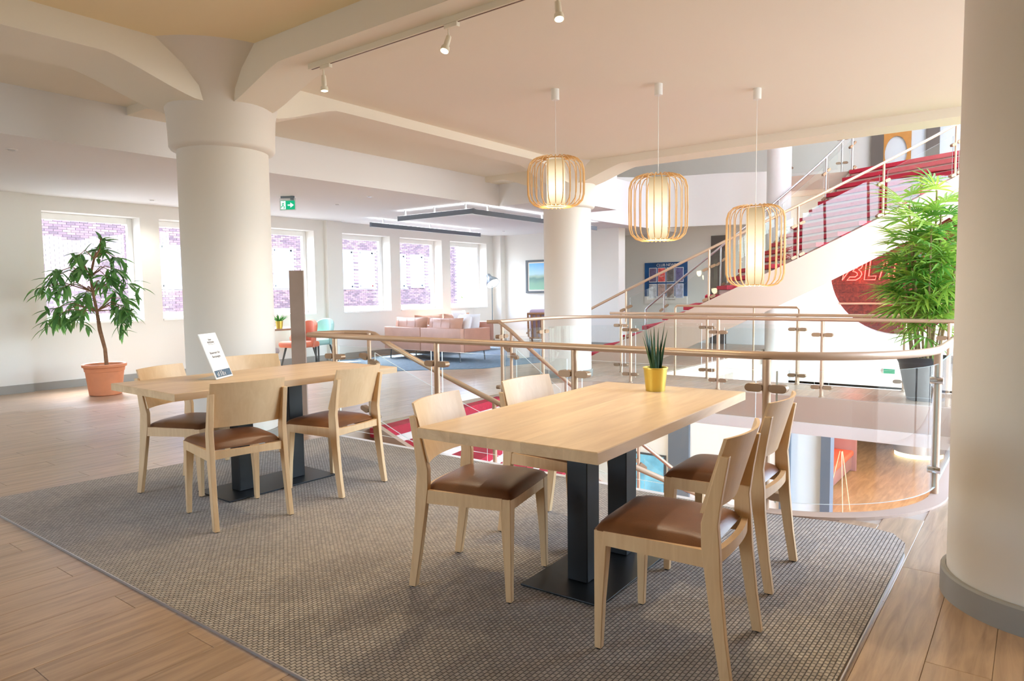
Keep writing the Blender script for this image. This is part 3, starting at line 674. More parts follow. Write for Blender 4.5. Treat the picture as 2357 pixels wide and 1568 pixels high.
# lightly striped pale landing edge where the flight meets the upper floor
ZU = 22 * .169
o_t = UP(6.947, 22 * UD, ZU); i_t = UP(4.091, 22 * UD, ZU)
m = MB(); m.prism([(i_t[0], i_t[1]), (15.90, 4.6), (15.55, 5.2), (15.2, 5.9), (15.05, 6.6), (14.7, 7.2), (14.2, 7.8), (13.4, 8.4), (13.0, 9.4), (13.0, 11.3), (22, 11.3), (22, -1.4), (15.6, -1.4), (o_t[0], o_t[1])], ZU - .30, ZU)
tag(m.build('floor_upper', 'slab_grey', smooth=False), 'upper landing floor at the head of the curved stairs', 'floor', kind='structure')
BAL = [(15.90, 4.55), (15.62, 5.1), (15.28, 5.7), (15.10, 6.3), (14.9, 6.9), (14.55, 7.4), (14.0, 7.9), (13.3, 8.4), (12.9, 9.4)]
def smooth_path(p, n=6):
    out = []
    for i in range(len(p) - 1):
        p0, p1, p2, p3 = [Vector(p[max(0, min(len(p) - 1, k))]) for k in (i - 1, i, i + 1, i + 2)]
        for t in range(n):
            t /= n; out.append(tuple(0.5 * ((2 * p1) + (p2 - p0) * t + (2 * p0 - 5 * p1 + 4 * p2 - p3) * t * t + (3 * p1 - p0 - 3 * p2 + p3) * t ** 3)))
    return out + [p[-1]]
tag(ribbon(smooth_path(BAL), -.06, .06, 2.72, 3.86).build('trim_8', 'wall_paint', ang=.4), 'white wavy balcony front of the upper floor', 'balcony', kind='structure')
tag(ribbon([(i_t[0] - .02, i_t[1]), (15.97, 3.9), (15.90, 4.6)], -.03, .03, ZU - .31, ZU + .01).build('trim_9', 'fascia_taupe', smooth=False), 'taupe fascia of the upper landing beside the stair head', 'trim', kind='structure')
ur = thing('glass_railing', 'steel railing with glass on the upper landing beside the stair head', 'railing')
m = MB(); m.tube([(i_t[0], i_t[1], ZU + 1.0), (15.97, 3.9, ZU + 1.0), (15.92, 4.5, ZU + 1.0)], .02, 10); m.build('handrail', 'brushed_steel', ur)
for x, y in ((15.92, 4.48), (16.02, 3.4)): post(ur, x, y, ZU, ZU + 1.0, (0, 1, 0), .02, (.2, .7), 'brushed_steel')
panel([(15.93, 4.40, ZU + .08), (16.01, 3.48, ZU + .08)], [(15.93, 4.40, ZU + .85), (16.01, 3.48, ZU + .85)]).build('glass_panel', ['clear_glass', 'glass_edge'], ur, smooth=False)

# ------------------------------------------------------------------ wall with the round niche, upper level, roof
CY, CZ, CR = 2.45, 1.66, 1.40
outer = [(-1.4, -.95), (4.72, -.95), (4.72, ZU - .05), (-1.4, ZU - .05)]
circ = [(CY + CR * math.cos(2 * pi * k / 64), CZ + CR * math.sin(2 * pi * k / 64)) for k in range(64)]
mm = MB(); mm.holed(outer, [circ], 0, .30)
mm.v = [(17.0 + p[2], p[0], p[1]) for p in mm.v]
wc = tag(mm.build('wall_niche', 'wall_paint', smooth=False), 'white wall with a large round opening behind the palm', 'wall', kind='structure')
nb = thing('wall_cladding', 'dark red timber boarding inside the round wall opening', 'cladding', kind='structure')
bmesh_ = None
for k in range(15):
    z0 = CZ - 1.5 + k * .20
    if bmesh_ is None:
        m = MB(); m.box(0, -1.5, 0, .03, 1.5, .199); bmesh_ = m.mesh('board', 'redwood', smooth=False)
        # grain runs along the board
    link('board', bmesh_, nb, loc=(17.26 + (k % 3) * .004, CY, z0))
m = MB(); m.box(17.30, CY - 1.55, CZ - 1.55, 17.34, CY + 1.55, CZ + 1.55); m.build('backing_sheet', 'redwood', nb, smooth=False)
m = MB(); m.tube([(17.14, CY - 1.3, .93), (17.14, CY + 1.3, .93)], .022, 10); tag(m.build('wall_handrail', 'champagne_metal'), 'champagne handrail crossing the round timber opening', 'rail')
# neon sign
ns = thing('neon_sign', 'red neon sign with a lightning bolt letter on the dark timber', 'sign', (17.22, 3.62, 1.58))
def neon(name, pts, closed=False):
    p3 = [(0, -u, v) for u, v in pts]
    m = MB(); m.tube(p3, .0075, 8, closed); o = m.build(name, 'neon_core', ns)
    m = MB(); m.tube([(.025, q[1], q[2]) for q in p3], .019, 8, closed); m.build('neon_glow_tube', 'neon_red', o)
neon('bolt', [(.06, .30), (.16, .30), (.13, .16), (.21, .16), (.02, -.12), (.06, .06), (-.02, .06)], True)
neon('letter_b', [(.19, .30), (.35, .30), (.42, .26), (.44, .20), (.41, .14), (.36, .11), (.41, .07), (.43, .01), (.39, -.07), (.31, -.12), (.12, -.12), (.18, -.05), (.29, -.05), (.34, -.01), (.33, .04), (.28, .07), (.24, .07), (.28, .14), (.33, .15), (.35, .19), (.32, .22), (.21, .22)], True)
neon('letter_l', [(.52, .30), (.60, .30), (.57, -.04), (.72, -.04), (.70, -.12), (.48, -.12)], True)
neon('letter_fragment', [(.84, .28), (.92, .28), (.98, -.12)]); neon('letter_fragment', [(.88, .28), (.78, -.12)])
neon('letter_fragment', [(1.10, .28), (1.06, -.06), (1.14, -.12), (1.26, -.12), (1.32, -.05), (1.36, .28)])
lamp('neon_light', 'POINT', (16.95, 3.25, 1.65), 22, (1, .12, .08), .15)
# exit sign low on the wall
xs_ = thing('exit_sign', 'small green exit sign low on the white wall behind the planter', 'sign', (16.97, 2.55, -.55))
m = MB(); m.box(-.03, -.12, -.06, .03, .12, .06); m.build('housing', 'clear_white', xs_, smooth=False)
m = MB(); m.box(-.036, -.11, -.05, -.03, .11, .05); m.build('face', 'exit_green', xs_, smooth=False)
# recess wall pieces
m = MB(); m.box(15.97, 5.84, 0, 16.0, 6.22, 2.55); tag(m.build('door_1', 'door_dark', smooth=False), 'dark narrow door in the recess behind the stairs', 'door', kind='structure')
# upper wall with doors
m = MB(); m.box(19.8, -1.5, ZU, 20.1, 11.3, 7.2); tag(m.build('wall_upper', 'wall_paint', smooth=False), 'white upper level wall behind the stair head', 'wall', kind='structure')
dr = thing('door_2', 'dark framed door front with an ochre arch at the head of the stairs', 'door', kind='structure')
for y0, y1 in ((3.22, 3.50), (2.02, 2.30), (.50, .78)):
    m = MB(); m.box(19.66, y0, ZU, 19.8, y1, 6.6); m.build('door_post', 'door_dark', dr, smooth=False)
m = MB(); mm = MB(); mm.holed([(2.62, ZU + .002), (3.22, ZU + .002), (3.22, 6.6), (2.62, 6.6)], [[(2.95 + .25 * math.cos(t), max(ZU + .02, 4.62 + .42 * math.sin(t))) for t in [2 * pi * k / 32 for k in range(32)]]], 0, .05)
mm.v = [(19.70 + p[2], p[0], p[1]) for p in mm.v]; mm.build('arch_panel', 'arch_ochre', dr, smooth=False)
m = MB(); m.box(19.76, .5, ZU, 19.79, 3.3, 5.6); m.build('pale_pane', 'glass_pale', dr, smooth=False)
m = MB(); m.box(19.70, .78, 5.35, 19.78, 2.02, 6.6); m.build('door_header', 'arch_ochre', dr, smooth=False)
m = MB(); m.holed([(8.98, -1.5), (20.1, -1.5), (20.1, 11.4), (8.98, 11.4)], [[(9.6, -1.2), (16.8, -1.2), (16.8, 1.1), (9.6, 1.1)]], 7.2, 7.4)
tag(m.build('ceiling_roof', 'wall_paint', smooth=False), 'white roof with a skylight above the void', 'ceiling', kind='structure')
portal('skylight_portal', (13.2, -.05, 7.35), 7.2, 2.3, (0, 0, -1))
m = MB(); m.box(8.9, -1.5, 3.62, 9.02, 11.4, 7.2); m.box(8.9, 11.25, 3.6, 20.1, 11.4, 7.2); tag(m.build('wall_void', 'wall_paint', smooth=False), 'white upper walls enclosing the void', 'wall', kind='structure')

# ------------------------------------------------------------------ lower level
ZL = -3.45
m = MB(); m.box(1, -6, ZL - .2, 26, 11.4, ZL); tag(m.build('floor_lower', 'lower_wood', smooth=False), 'honey coloured timber floor of the level below', 'floor', kind='structure')
m = MB(); m.box(.9, -6.1, ZL, 1.1, 11.4, -.3); m.box(1, 11.2, ZL, 26, 11.4, -.3); m.box(25.9, -6, ZL, 26.1, 11.4, -.9); m.box(17.0, -6.1, ZL, 26.1, -5.9, -.9); tag(m.build('wall_lower', 'wall_paint', smooth=False), 'white outer walls of the level below', 'wall', kind='structure')
m = MB(); m.box(17.0, -6, -.98, 26, 11.4, -.90); m.box(13.0, 4.6, -.62, 17.05, 11.4, -.30); tag(m.build('ceiling_lower', 'wall_paint', smooth=False), 'white ceiling of the rooms on the level below', 'ceiling', kind='structure')
lw = thing('wall_lower_partition', 'white partition with slate frames on the level below', 'wall', kind='structure')
m = MB(); m.box(13.0, 3.70, ZL, 13.15, 11.2, -.5); m.build('partition', 'wall_paint', lw, smooth=False)
m = MB(); m.box(13.05, 2.99, ZL, 13.08, 3.53, -.5); m.build('pale_panel', 'glass_pale', lw, smooth=False)
for y0, y1 in ((3.53, 3.70), (2.83, 2.99), (5.46, 5.90)):
    m = MB(); m.box(12.93, y0, ZL, 13.2, y1, -.5); m.build('slate_post', 'slate_frame', lw, smooth=False)
ps = thing('wall_poster', 'blue and white poster on the lower wall, glimpsed under the table', 'poster', (12.98, 6.35, -2.5))
m = MB(); m.box(-.02, -.38, -.55, .0, .40, .40); m.build('poster_frame', 'anthracite', ps, smooth=False)
pm('poster_sky', srgb(120, 196, 232), .6, var=.35, vscale=3)
m = MB(); m.box(-.025, -.34, -.51, -.02, .36, .36); m.build('poster_sheet', 'poster_sky', ps, smooth=False)
be = thing('upholstered_bench', 'orange upholstered bench with end panel on the level below', 'bench', (16.9, 4.9, ZL))
def arcslab(r0, r1, a0, a1, z0, z1, n=14):
    m = MB(); m.loft([[(r0 * math.cos(a), r0 * math.sin(a), z0), (r1 * math.cos(a), r1 * math.sin(a), z0), (r1 * math.cos(a), r1 * math.sin(a), z1), (r0 * math.cos(a), r0 * math.sin(a), z1)] for a in [a0 + (a1 - a0) * i / n for i in range(n + 1)]]); return m
def shift(m, dx, dy): m.v = [(p[0] + dx, p[1] + dy, p[2]) for p in m.v]; return m
rbox('bench_base', 'mauve_panel', be, -1.6, -1.20, .06, 2.4, -.55, .40, .03); rbox('bench_seat', 'sofa_red', be, -1.6, -1.24, .40, 2.4, -.55, .55, .05)
rbox('bench_back', 'sofa_red', be, -1.6, -.62, .40, 2.4, -.45, 1.5, .05); rbox('end_panel', 'mauve_panel', be, 2.4, -1.30, 0, 2.47, -.40, 1.7, .02)
rc = thing('round_counter', 'round metallic counter with a glowing foot strip on the level below', 'counter', (22.2, 2.55, ZL))
m = MB(); m.lathe([(.62, .12), (.62, 1.1)], 40); m.build('drum', 'steel_round', rc)
m = MB(); m.lathe([(.60, .0), (.60, .12)], 40); m.build('light_strip', 'warm_strip', rc)
ea = thing('easel', 'thin pale wooden easel standing on the lower floor', 'easel', (15.6, 3.20, ZL))
for p in ((-.25, -.1), (.2, -.15), (.05, .3)):
    m = MB(); m.tube([(p[0], p[1], 0), (p[0] * .1, p[1] * .1, 1.3)], .009, 8); m.build('leg', 'beech', ea)
for x, y in ((16.0, 1.5), (18.5, 2.6), (15.5, -2.5), (20.5, 1.0)):
    lamp('lower_fill_light', 'POINT', (x, y, -1.15), 170, (1, .80, .55), .12)  # bare warm fill lights added for the lower level, no fittings
for x, y in ((10.8, 5.6), (9.5, 7.0), (6.0, 7.5)): lamp('lower_fill_light', 'POINT', (x, y, -.8), 120, (1, .93, .84), .12)  # unseen neutral fill lights added under the upper floor
# ------------------------------------------------------------------ dining tables
def table(x, y, rz, label):
    t = thing('dining_table', label, 'table', (x, y, .011), rz, 'oak dining tables')
    top = thing('tabletop', None, None); top.parent = t; del_ = None
    # tabletop of five glued oak staves with tiny tone changes
    L, W, Z0, Z1 = 1.61, .806, .702, .744
    ws = [0, .135, .31, .46, .64, W]
    for k in range(5):
        y0, y1 = -W / 2 + ws[k], -W / 2 + ws[k + 1]
        m = MB(); e = .003; a0, a1 = (y0 + (e if k == 0 else 0)), (y1 - (e if k == 4 else 0))
        m.hexa([(-L / 2, y0, Z0), (L / 2, y0, Z0), (L / 2, y1, Z0), (-L / 2, y1, Z0)], [(-L / 2, y0, Z1 - e), (L / 2, y0, Z1 - e), (L / 2, y1, Z1 - e), (-L / 2, y1, Z1 - e)])
        m.hexa([(-L / 2, y0, Z1 - e), (L / 2, y0, Z1 - e), (L / 2, y1, Z1 - e), (-L / 2, y1, Z1 - e)], [(-L / 2 + e, a0, Z1), (L / 2 - e, a0, Z1), (L / 2 - e, a1, Z1), (-L / 2 + e, a1, Z1)])
        m.build('stave', 'oak_stave', top, smooth=False)
    m = MB(); m.box(-.40, -.195, .004, .40, .195, .012); m.build('base_plate', 'black_steel', t, smooth=False, bevel=.002)
    for sx in (-.19, .19):
        m = MB(); m.box(sx - .055, -.05, .012, sx + .055, .05, Z0 - .012); m.build('leg', 'black_steel', t, smooth=False, bevel=.004)
    m = MB(); m.box(-.45, -.16, Z0 - .012, .45, .16, Z0); m.build('mounting_plate', 'black_steel', t, smooth=False)
    for sx in (-.37, .37):
        for sy in (-.17, .17):
            m = MB(); m.lathe([(.014, 0), (.014, .004)], 10, (sx, sy, 0)); m.build('foot_pad', 'black_rubber', t)
    return t
table(2.739, 1.568, math.radians(2.0), 'oak dining table in front, with the snake plant')
table(2.651, 4.097, math.radians(-0.9), 'oak dining table at the left, with the tilted sign card')

# ------------------------------------------------------------------ chairs (local +Y is the front)
def make_chair(label):
    t = thing('dining_chair', label, 'chair', group='beech dining chairs')
    # rear legs: one swept stile each from foot to back
    prof = [(-.245, .035, 0.0), (-.222, .040, .15), (-.200, .050, .33), (-.190, .060, .44), (-.186, .055, .52), (-.205, .042, .62), (-.232, .030, .745)]
    for s in (-1, 1):
        m = MB(); rings = []
        for yc, wd, z in prof:
            x0 = s * (.205 - (.0 if z > .3 else .0)); xo = s * (.205 + .014); xi = s * (.205 - .014)
            sp = s * .006 * (1 - min(z / .44, 1))
            a, b_ = (min(xi, xo) + sp, max(xi, xo) + sp)
            rings.append([(a, yc - wd / 2, z + .004), (b_, yc - wd / 2, z + .004), (b_, yc + wd / 2, z + .004), (a, yc + wd / 2, z + .004)])
        m.loft(rings); m.build('rear_leg', 'beech', t, ang=.5, bevel=.003)
        m = MB(); f = []
        for z, wd, dp in ((0.004, .026, .026), (.18, .032, .034), (.385, .046, .048), (.435, .048, .050)):
            xo = s * .216; xi = s * (.216 - wd); a, b_ = min(xo, xi), max(xo, xi)
            f.append([(a, .222 - dp, z), (b_, .222 - dp, z), (b_, .222, z), (a, .222, z)])
        m.loft(f); m.build('front_leg', 'beech', t, ang=.5, bevel=.003)
        m = MB(); m.hexa([(s * .206 - .011, -.175, .378), (s * .206 + .011, -.175, .378), (s * .206 + .011, .185, .385), (s * .206 - .011, .185, .385)], [(s * .206 - .011, -.175, .436), (s * .206 + .011, -.175, .436), (s * .206 + .011, .185, .436), (s * .206 - .011, .185, .436)]); m.build('side_rail', 'beech', t, smooth=False)
    m = MB(); m.box(-.18, .197, .385, .18, .219, .436); m.build('front_rail', 'beech', t, smooth=False)
    m = MB(); rg = []
    for k in range(9):
        u = -1 + 2 * k / 8; yy = -.198 - .018 * (1 - u * u); rg.append([(u * .195, yy - .011, .386 + .008 * (1 - u * u)), (u * .195, yy + .011, .386 + .008 * (1 - u * u)), (u * .195, yy + .011, .432), (u * .195, yy - .011, .432)])
    m.loft(rg); m.build('rear_rail', 'beech', t, ang=.5)
    # curved plywood back
    m = MB(); nx, nz = 14, 6; th = .011
    def bp(u, v):
        z = .555 + .25 * v; yb = -.176 - .062 * v - .040 * (1 - u * u) + (.012 * (1 - v))
        return (u * (.212 - .004 * v), yb, z)
    fr_, bk_ = [], []
    for j in range(nz + 1):
        for i in range(nx + 1):
            p = bp(-1 + 2 * i / nx, j / nz); fr_.append((p[0], p[1] + th, p[2])); bk_.append(p)
    W_ = nx + 1; vs = fr_ + bk_; o = len(fr_); fs = []
    for j in range(nz):
        for i in range(nx):
            a = j * W_ + i; fs.append((a + 1, a, a + W_, a + W_ + 1)); fs.append((o + a, o + a + 1, o + a + W_ + 1, o + a + W_))
    for i in range(nx):
        fs.append((i, i + 1, o + i + 1, o + i)); a = nz * W_ + i; fs.append((a + 1, a, o + a, o + a + 1))
    for j in range(nz):
        a = j * W_; fs.append((a + W_, a, o + a, o + a + W_)); a = j * W_ + nx; fs.append((a, a + W_, o + a + W_, o + a))
    m.add(vs, fs); m.build('backrest', 'beech_ply', t, ang=.8)
    # leather seat pad: domed, rounded edges
    m = MB(); n = 20; vs = []; fs = []
    def hw(v): return .222 - .018 * (1 - v) / 2 * 0 - (.012 if v < -.6 else 0)
    rows = 18; cols = 18
    def dome(u, v):
        e = max(abs(u), abs(v)); k = (1 - u ** 6) * (1 - v ** 6)
        return .434 + .036 * max(k, 0) ** .45 + .012 * (1 - u * u) * (1 - v * v)
    for j in range(rows + 1):
        v = -1 + 2 * j / rows; v = math.copysign(abs(v) ** .8, v)
        for i in range(cols + 1):
            u = -1 + 2 * i / cols; u = math.copysign(abs(u) ** .8, u)
            inset = 1 - .03 * (abs(u) ** 8) * (abs(v) ** 8)
            vs.append((u * (.210 + .010 * v) * inset, .022 + v * .208 * inset, dome(u, v)))
    Wd = cols + 1
    for j in range(rows):
        for i in range(cols):
            a = j * Wd + i; fs.append((a, a + 1, a + Wd + 1, a + Wd))
    ob = len(vs); vs += [(p[0], p[1], .434) for p in vs]
    for j in range(rows):
        for i in range(cols):
            a = ob + j * Wd + i; fs.append((a + 1, a, a + Wd, a + Wd + 1))
    m.add(vs, fs); m.build('seat_pad', 'brown_leather', t, ang=1.4)
    for s in (-1, 1):
        for y in (-.245, .209):
            m = MB(); m.lathe([(.010, 0), (.010, .005)], 10, (s * (.204 if y > 0 else .211), y, 0)); m.build('foot_glide', 'black_rubber', t)
    return t
CH = [  # centre, heading, label
    ((2.325, 1.94), (.24, -.97), 'beech chair at the front table, near left corner, seen from its front'),
    ((3.03, 1.99), (-.03, -1), 'beech chair at the front table, far left corner, mostly behind the tabletop'),
    ((2.30, 1.02), (-.087, .996), 'beech chair at the front table, nearest to the viewer, its back at the right'),
    ((3.08, 1.11), (-.04, 1), 'beech chair at the front table, far right corner, beside the glass railing'),
    ((2.325, 4.46), (.40, -.92), 'beech chair at the left table, on its far side nearest the big terracotta pot'),
    ((2.99, 4.67), (-.25, -.97), 'beech chair at the left table, on its far side in front of the round column'),
    ((2.17, 3.69), (.17, .985), 'beech chair at the left table, its back to the viewer, left of the near pair'),
    ((2.885, 3.70), (-.163, .987), 'beech chair at the left table, its back to the viewer, right of the near pair')]
proto = None
for c, h, lab in CH:
    rz = math.atan2(-h[0], h[1])
    if proto is None:
        proto = make_chair(lab); proto.location = (c[0], c[1], .011); proto.rotation_euler = (0, 0, rz)
    else: dup(proto, (c[0], c[1], .011), rz, lab, 'beech dining chairs')

# ------------------------------------------------------------------ things on the tables
def spear(m, base, d, L, w, curve):
    """one narrow pointed leaf"""
    base = Vector(base); d = Vector(d).normalized(); side = d.cross(Vector((0, 0, 1))); side = side.normalized() if side.length > 1e-3 else Vector((1, 0, 0)); out = Vector((d.x, d.y, 0))
    rings = []; n = 7
    for i in range(n + 1):
        t = i / n; c = base + d * (L * t) + out * (curve * t * t); ww = w * (1 - t ** 1.6) * (.75 + .5 * min(t * 3, 1) * .5) + .0006
        nn = side.cross(d).normalized() * (ww * .28)
        rings.append([c - side * ww / 2, c + nn, c + side * ww / 2, c - nn * .4])
    m.loft(rings)
sp = thing('snake_plant', 'spiky snake plant in a gold pot on the front table', 'plant', (3.345, 1.600, .7553))
def pot(parent, r0, r1, h, mat, seg=32):
    m = MB(); m.lathe([(r0, 0), (r1, h * .93), (r1 + .004, h * .94), (r1 + .004, h), (r1 - .004, h), (r1 - .006, h * .85), (r0 * .5, h * .84)], seg); return m.build('pot', mat, parent)
pot(sp, .050, .062, .125, 'gold_metal')
m = MB(); m.lathe([(.055, .100), (.05, .108)], 20); m.build('soil', 'soil', sp)
for k in range(19):
    a = R.uniform(0, 2 * pi); rr_ = R.uniform(0, .036); tilt = R.uniform(.05, .42) * (rr_ / .036 + .35)
    m = MB(); spear(m, (rr_ * math.cos(a), rr_ * math.sin(a), .100), (math.cos(a) * tilt, math.sin(a) * tilt, 1), R.uniform(.14, .285), R.uniform(.013, .02), R.uniform(.0, .035)); m.build('leaf', 'snake_leaf', sp, ang=1.2)
# tilted sign card
tilt = math.radians(21)
sg = thing('sign_card', 'tilted white sign card with a blue foot on the left table', 'sign', (2.392, 4.157, .757), math.atan2(.546, .837))
card = bpy.data.objects.new('card', None); 
mt = Matrix.Rotation(-tilt, 4, 'X')
def cb(x0, y0, z0, x1, y1, z1, name, mat, par):
    m = MB(); m.box(x0, y0, z0, x1, y1, z1, mt); return m.build(name, mat, par, smooth=False)
cd = cb(-.108, -.002, 0, .108, .002, .305, 'card', 'clear_white', sg)
cb(-.103, -.0032, .006, .103, -.002, .299, 'paper_sheet', 'paper_white', cd)
cb(-.099, -.0042, .010, .099, -.0032, .055, 'blue_foot', 'print_blue', cd)
def ct(s, size, z, name='printed_text'):
    o = text(name, s, size, 'print_dark', cd, (0, 0, 0), (0, 0, 0)); o.matrix_local = mt @ Matrix.Translation((0, -.0036, z)) @ Matrix.Rotation(pi / 2, 4, 'X'); return o
ct('Reserviert für', .022, .172); ct('Beratungen', .022, .146); ct('Unser', .016, .262); ct('MERIDIAN', .018, .243)
cb(-.04, -.0038, .229, .04, -.0032, .2305, 'printed_rule', 'print_dark', cd)
for k, (x, h) in enumerate(((-.075, .020), (-.06, .03), (-.035, .034), (-.015, .036), (.0, .026), (.02, .02))): cb(x, -.0047, .016, x + .005, -.0042, .016 + h, 'printed_skyline', 'paper_white', cd)
m = MB(); m.box(-.108, 0, -.0005, .108, .13, .0025); m.build('acrylic_foot', 'clear_glass', sg, smooth=False)

# ------------------------------------------------------------------ standing stele
st = thing('wooden_stele', 'tall slim grey wood stele standing at the head of the stairs', 'stele', (4.13, 5.80, 0), math.radians(-53))
m = MB(); m.box(-.07, -.015, 0, .07, .015, 1.52); m.build('board', 'stele_wood', st, smooth=False, bevel=.003)
m = MB(); m.box(-.10, -.12, 0, .10, .12, .012); m.build('foot_plate', 'stele_wood', st, smooth=False)

# ------------------------------------------------------------------ lamps
LMP = [((5.42, 3.60), 2.525, 2.065, 'left', 'short rattan pendant lamp, leftmost of three'), ((5.88, 2.79), 2.335, 1.735, 'mid', 'medium rattan pendant lamp, middle of three'), ((6.60, 2.14), 2.07, 1.31, 'right', 'tall rattan pendant lamp, rightmost of three and lowest hung')]
for (x, y), zt, zb, _, lab in LMP:
    p = thing('pendant_lamp', lab, 'lamp', (x, y, zb), group='rattan pendant lamps')
    H = zt - zb; rad = .265; NR = 24
    m = MB(); m.lathe([(.034, ZC1 - zb - .10), (.037, ZC1 - zb - .095), (.037, ZC1 - zb), ], 24); m.build('ceiling_rose', 'cord_white', p)
    m = MB(); m.tube([(0, 0, H - .01), (0, 0, ZC1 - zb - .1)], .0028, 6); m.build('cord', 'cord_white', p)
    m = MB(); m.lathe([(.085, .012), (.085, H - .03)], 32); m.build('diffuser', 'lamp_shade_glow', p)
    pts = [(.09, H - .012), (.15, H - .004), (.205, H - .022), (.245, H - .062), (.262, H - .12), (rad, H * .5), (.262, .12), (.245, .062), (.205, .022), (.15, .004), (.09, .012)]
    m = MB(); m.tube([(a, 0, z) for a, z in pts], .0048, 6); rib = m.mesh('rib', 'rattan')
    for k in range(NR): link('rib', rib, p, rot=(0, 0, 2 * pi * k / NR + .05))
    for z in (.012, H - .012):
        m = MB(); m.tube([(.092 * math.cos(2 * pi * k / 28), .092 * math.sin(2 * pi * k / 28), z) for k in range(28)], .006, 6, True); m.build('ring', 'rattan', p)
    lamp('pendant_light', 'POINT', (x, y, zb - .05), 14, (1, .80, .52), .08)
# spotlight track below the main beam
tr = thing('spotlight_track', 'long white spotlight track under the ceiling beam', 'track', (3.39, 0, 3.0))
m = MB(); m.box(-.02, -2.9, 0, .02, 4.50, .04); m.build('track_bar', 'track_white', tr, smooth=False)
m = MB(); m.box(-.005, -2.9, -.002, .005, 4.48, .0); m.build('track_slot', 'track_slot', tr, smooth=False)
def spot(y, tgt, lab, e, show=True):
    s = thing('track_spotlight', lab, 'spotlight', (3.39, y, 3.0), group='track spotlights' if show else 'track spotlights outside the view')
    m = MB(); m.box(-.016, -.055, -.028, .016, .055, .0); m.build('adapter', 'track_white', s, smooth=False, bevel=.003)
    m = MB(); m.tube([(0, .03, -.02), (0, .03, -.085)], .006, 8); m.build('arm', 'track_white', s)
    d = (Vector(tgt) - Vector((3.39, y, 2.9))).normalized(); q = d.to_track_quat('-Z', 'Y').to_matrix().to_4x4(); mt_ = Matrix.Translation((0, .03, -.085)) @ q
    m = MB(); m.lathe([(.017, .012), (.019, -.02), (.019, -.055), (.016, -.06), (.016, -.066), (.027, -.07), (.030, -.10), (.027, -.10)], 20); m.v = [tuple(mt_ @ Vector(v)) for v in m.v]; m.build('head', 'track_white', s)
    m = MB(); m.lathe([(.0245, -.0985), (.0245, -.101)], 20); m.v = [tuple(mt_ @ Vector(v)) for v in m.v]; m.build('lens', 'spot_lens', s)
    wp = Vector((3.39, y, 3.0)) + mt_ @ Vector((0, 0, -.115)); lamp('track_light', 'SPOT', wp, e * 1.1, (1, .84, .60), .03, tuple(wp + d), 1.75, .8)
spot(4.31, (3.45, 4.25, 0), 'white track spotlight pointing straight down, left one on the ceiling track', 90)
spot(3.04, (2.3, 3.0, .5), 'white track spotlight tilted to the left, middle one on the ceiling track', 90)
spot(2.20, (2.75, 1.5, 0), 'white track spotlight with bright lens at the top edge of the picture', 100)
spot(1.0, (1.5, 1.0, 0), 'white track spotlight just beyond the top edge of the picture', 90, False); spot(-.6, (1.5, -.6, 0), 'white track spotlight at the far hidden end of the track', 90, False)
# bay downlights
for k, (x, y) in enumerate(((2.43, 7.79), (4.94, 10.35), (6.81, 7.75), (7.06, 8.80), (12.7, 9.89))):
    dl = thing('ceiling_downlight', ['small round ceiling downlight at the left edge of the bay', 'small round ceiling downlight near the first window', 'small round ceiling downlight right of the exit sign', 'small round ceiling downlight beyond the exit sign', 'small round ceiling fitting near the corner lamp'][k], 'downlight', (x, y, 2.69), group='bay downlights')
    m = MB(); m.lathe([(.045, -.006), (.05, -.004), (.05, 0)], 20); m.build('bezel', 'white_lacquer', dl)
    m = MB(); m.lathe([(.03, -.012), (.03, -.006)], 16); m.build('insert', 'brushed_steel', dl); lamp('bay_downlight_lamp', 'SPOT', (x, y, 2.66), 60, (1, .95, .88), .03, (x, y, 0), 2.4, .7)
# suspended dark profile lights
def bar(name, label, p0, p1, group=None):
    o = thing(name, label, 'profile light', (p0[0], p0[1], 2.56))
    d = Vector((p1[0] - p0[0], p1[1] - p0[1], 0)); L = d.length; rz = math.atan2(d.y, d.x); o.rotation_euler = (0, 0, rz)
    m = MB(); m.box(0, -.025, -.04, L, .025, .04); m.build('profile', 'slate_frame', o, smooth=False)
    m = MB(); m.box(.02, -.018, -.042, L - .02, .018, -.04); m.build('diffuser', 'clear_white', o, smooth=False)
    m = MB(); m.box(.02, -.015, .04, L - .02, .015, .042); m.build('added_uplight_strip', 'added_uplight', o, smooth=False)  # glowing strip added on top to brighten the bay ceiling
    for t in (.1, .5, .9):
        m = MB(); m.box(L * t - .012, -.012, .04, L * t + .012, .012, .13); m.build('hanger', 'clear_white', o, smooth=False)
bar('profile_light', 'slate profile light crossing the bay ceiling towards the windows', (8.36, 7.10), (8.36, 8.80))
bar('profile_light', 'slate profile light running towards the far column', (8.39, 7.16), (12.4, 7.26)); bar('profile_light', 'slate profile light in front of the window wall', (8.68, 9.88), (11.93, 9.97))
# hanging exit sign
ex = thing('exit_sign', 'green running man exit sign hanging from the bay ceiling', 'sign', (6.02, 8.60, 2.69), math.radians(-58))
m = MB(); m.box(-.10, -.012, -.03, .10, .012, 0); m.box(.05, -.03, -.06, .09, .03, 0); m.build('bracket', 'lamp_grey', ex, smooth=False)
m = MB(); m.box(-.12, -.004, -.20, .12, .004, -.03); m.build('acrylic_plate', 'clear_white', ex, smooth=False)
m = MB(); m.box(-.105, -.008, -.19, .105, -.004, -.065); m.build('green_field', 'exit_green', ex, smooth=False)
m = MB(); m.box(-.10, -.0095, -.185, -.03, -.008, -.07); m.build('doorway', 'exit_white', ex, smooth=False)
m = MB(); m.box(0, -.0095, -.137, .05, -.008, -.119); m.add([(.04, -.0095, -.165), (.092, -.0095, -.128), (.04, -.0095, -.091)], [(0, 1, 2)]); m.build('arrow', 'exit_white', ex, smooth=False)
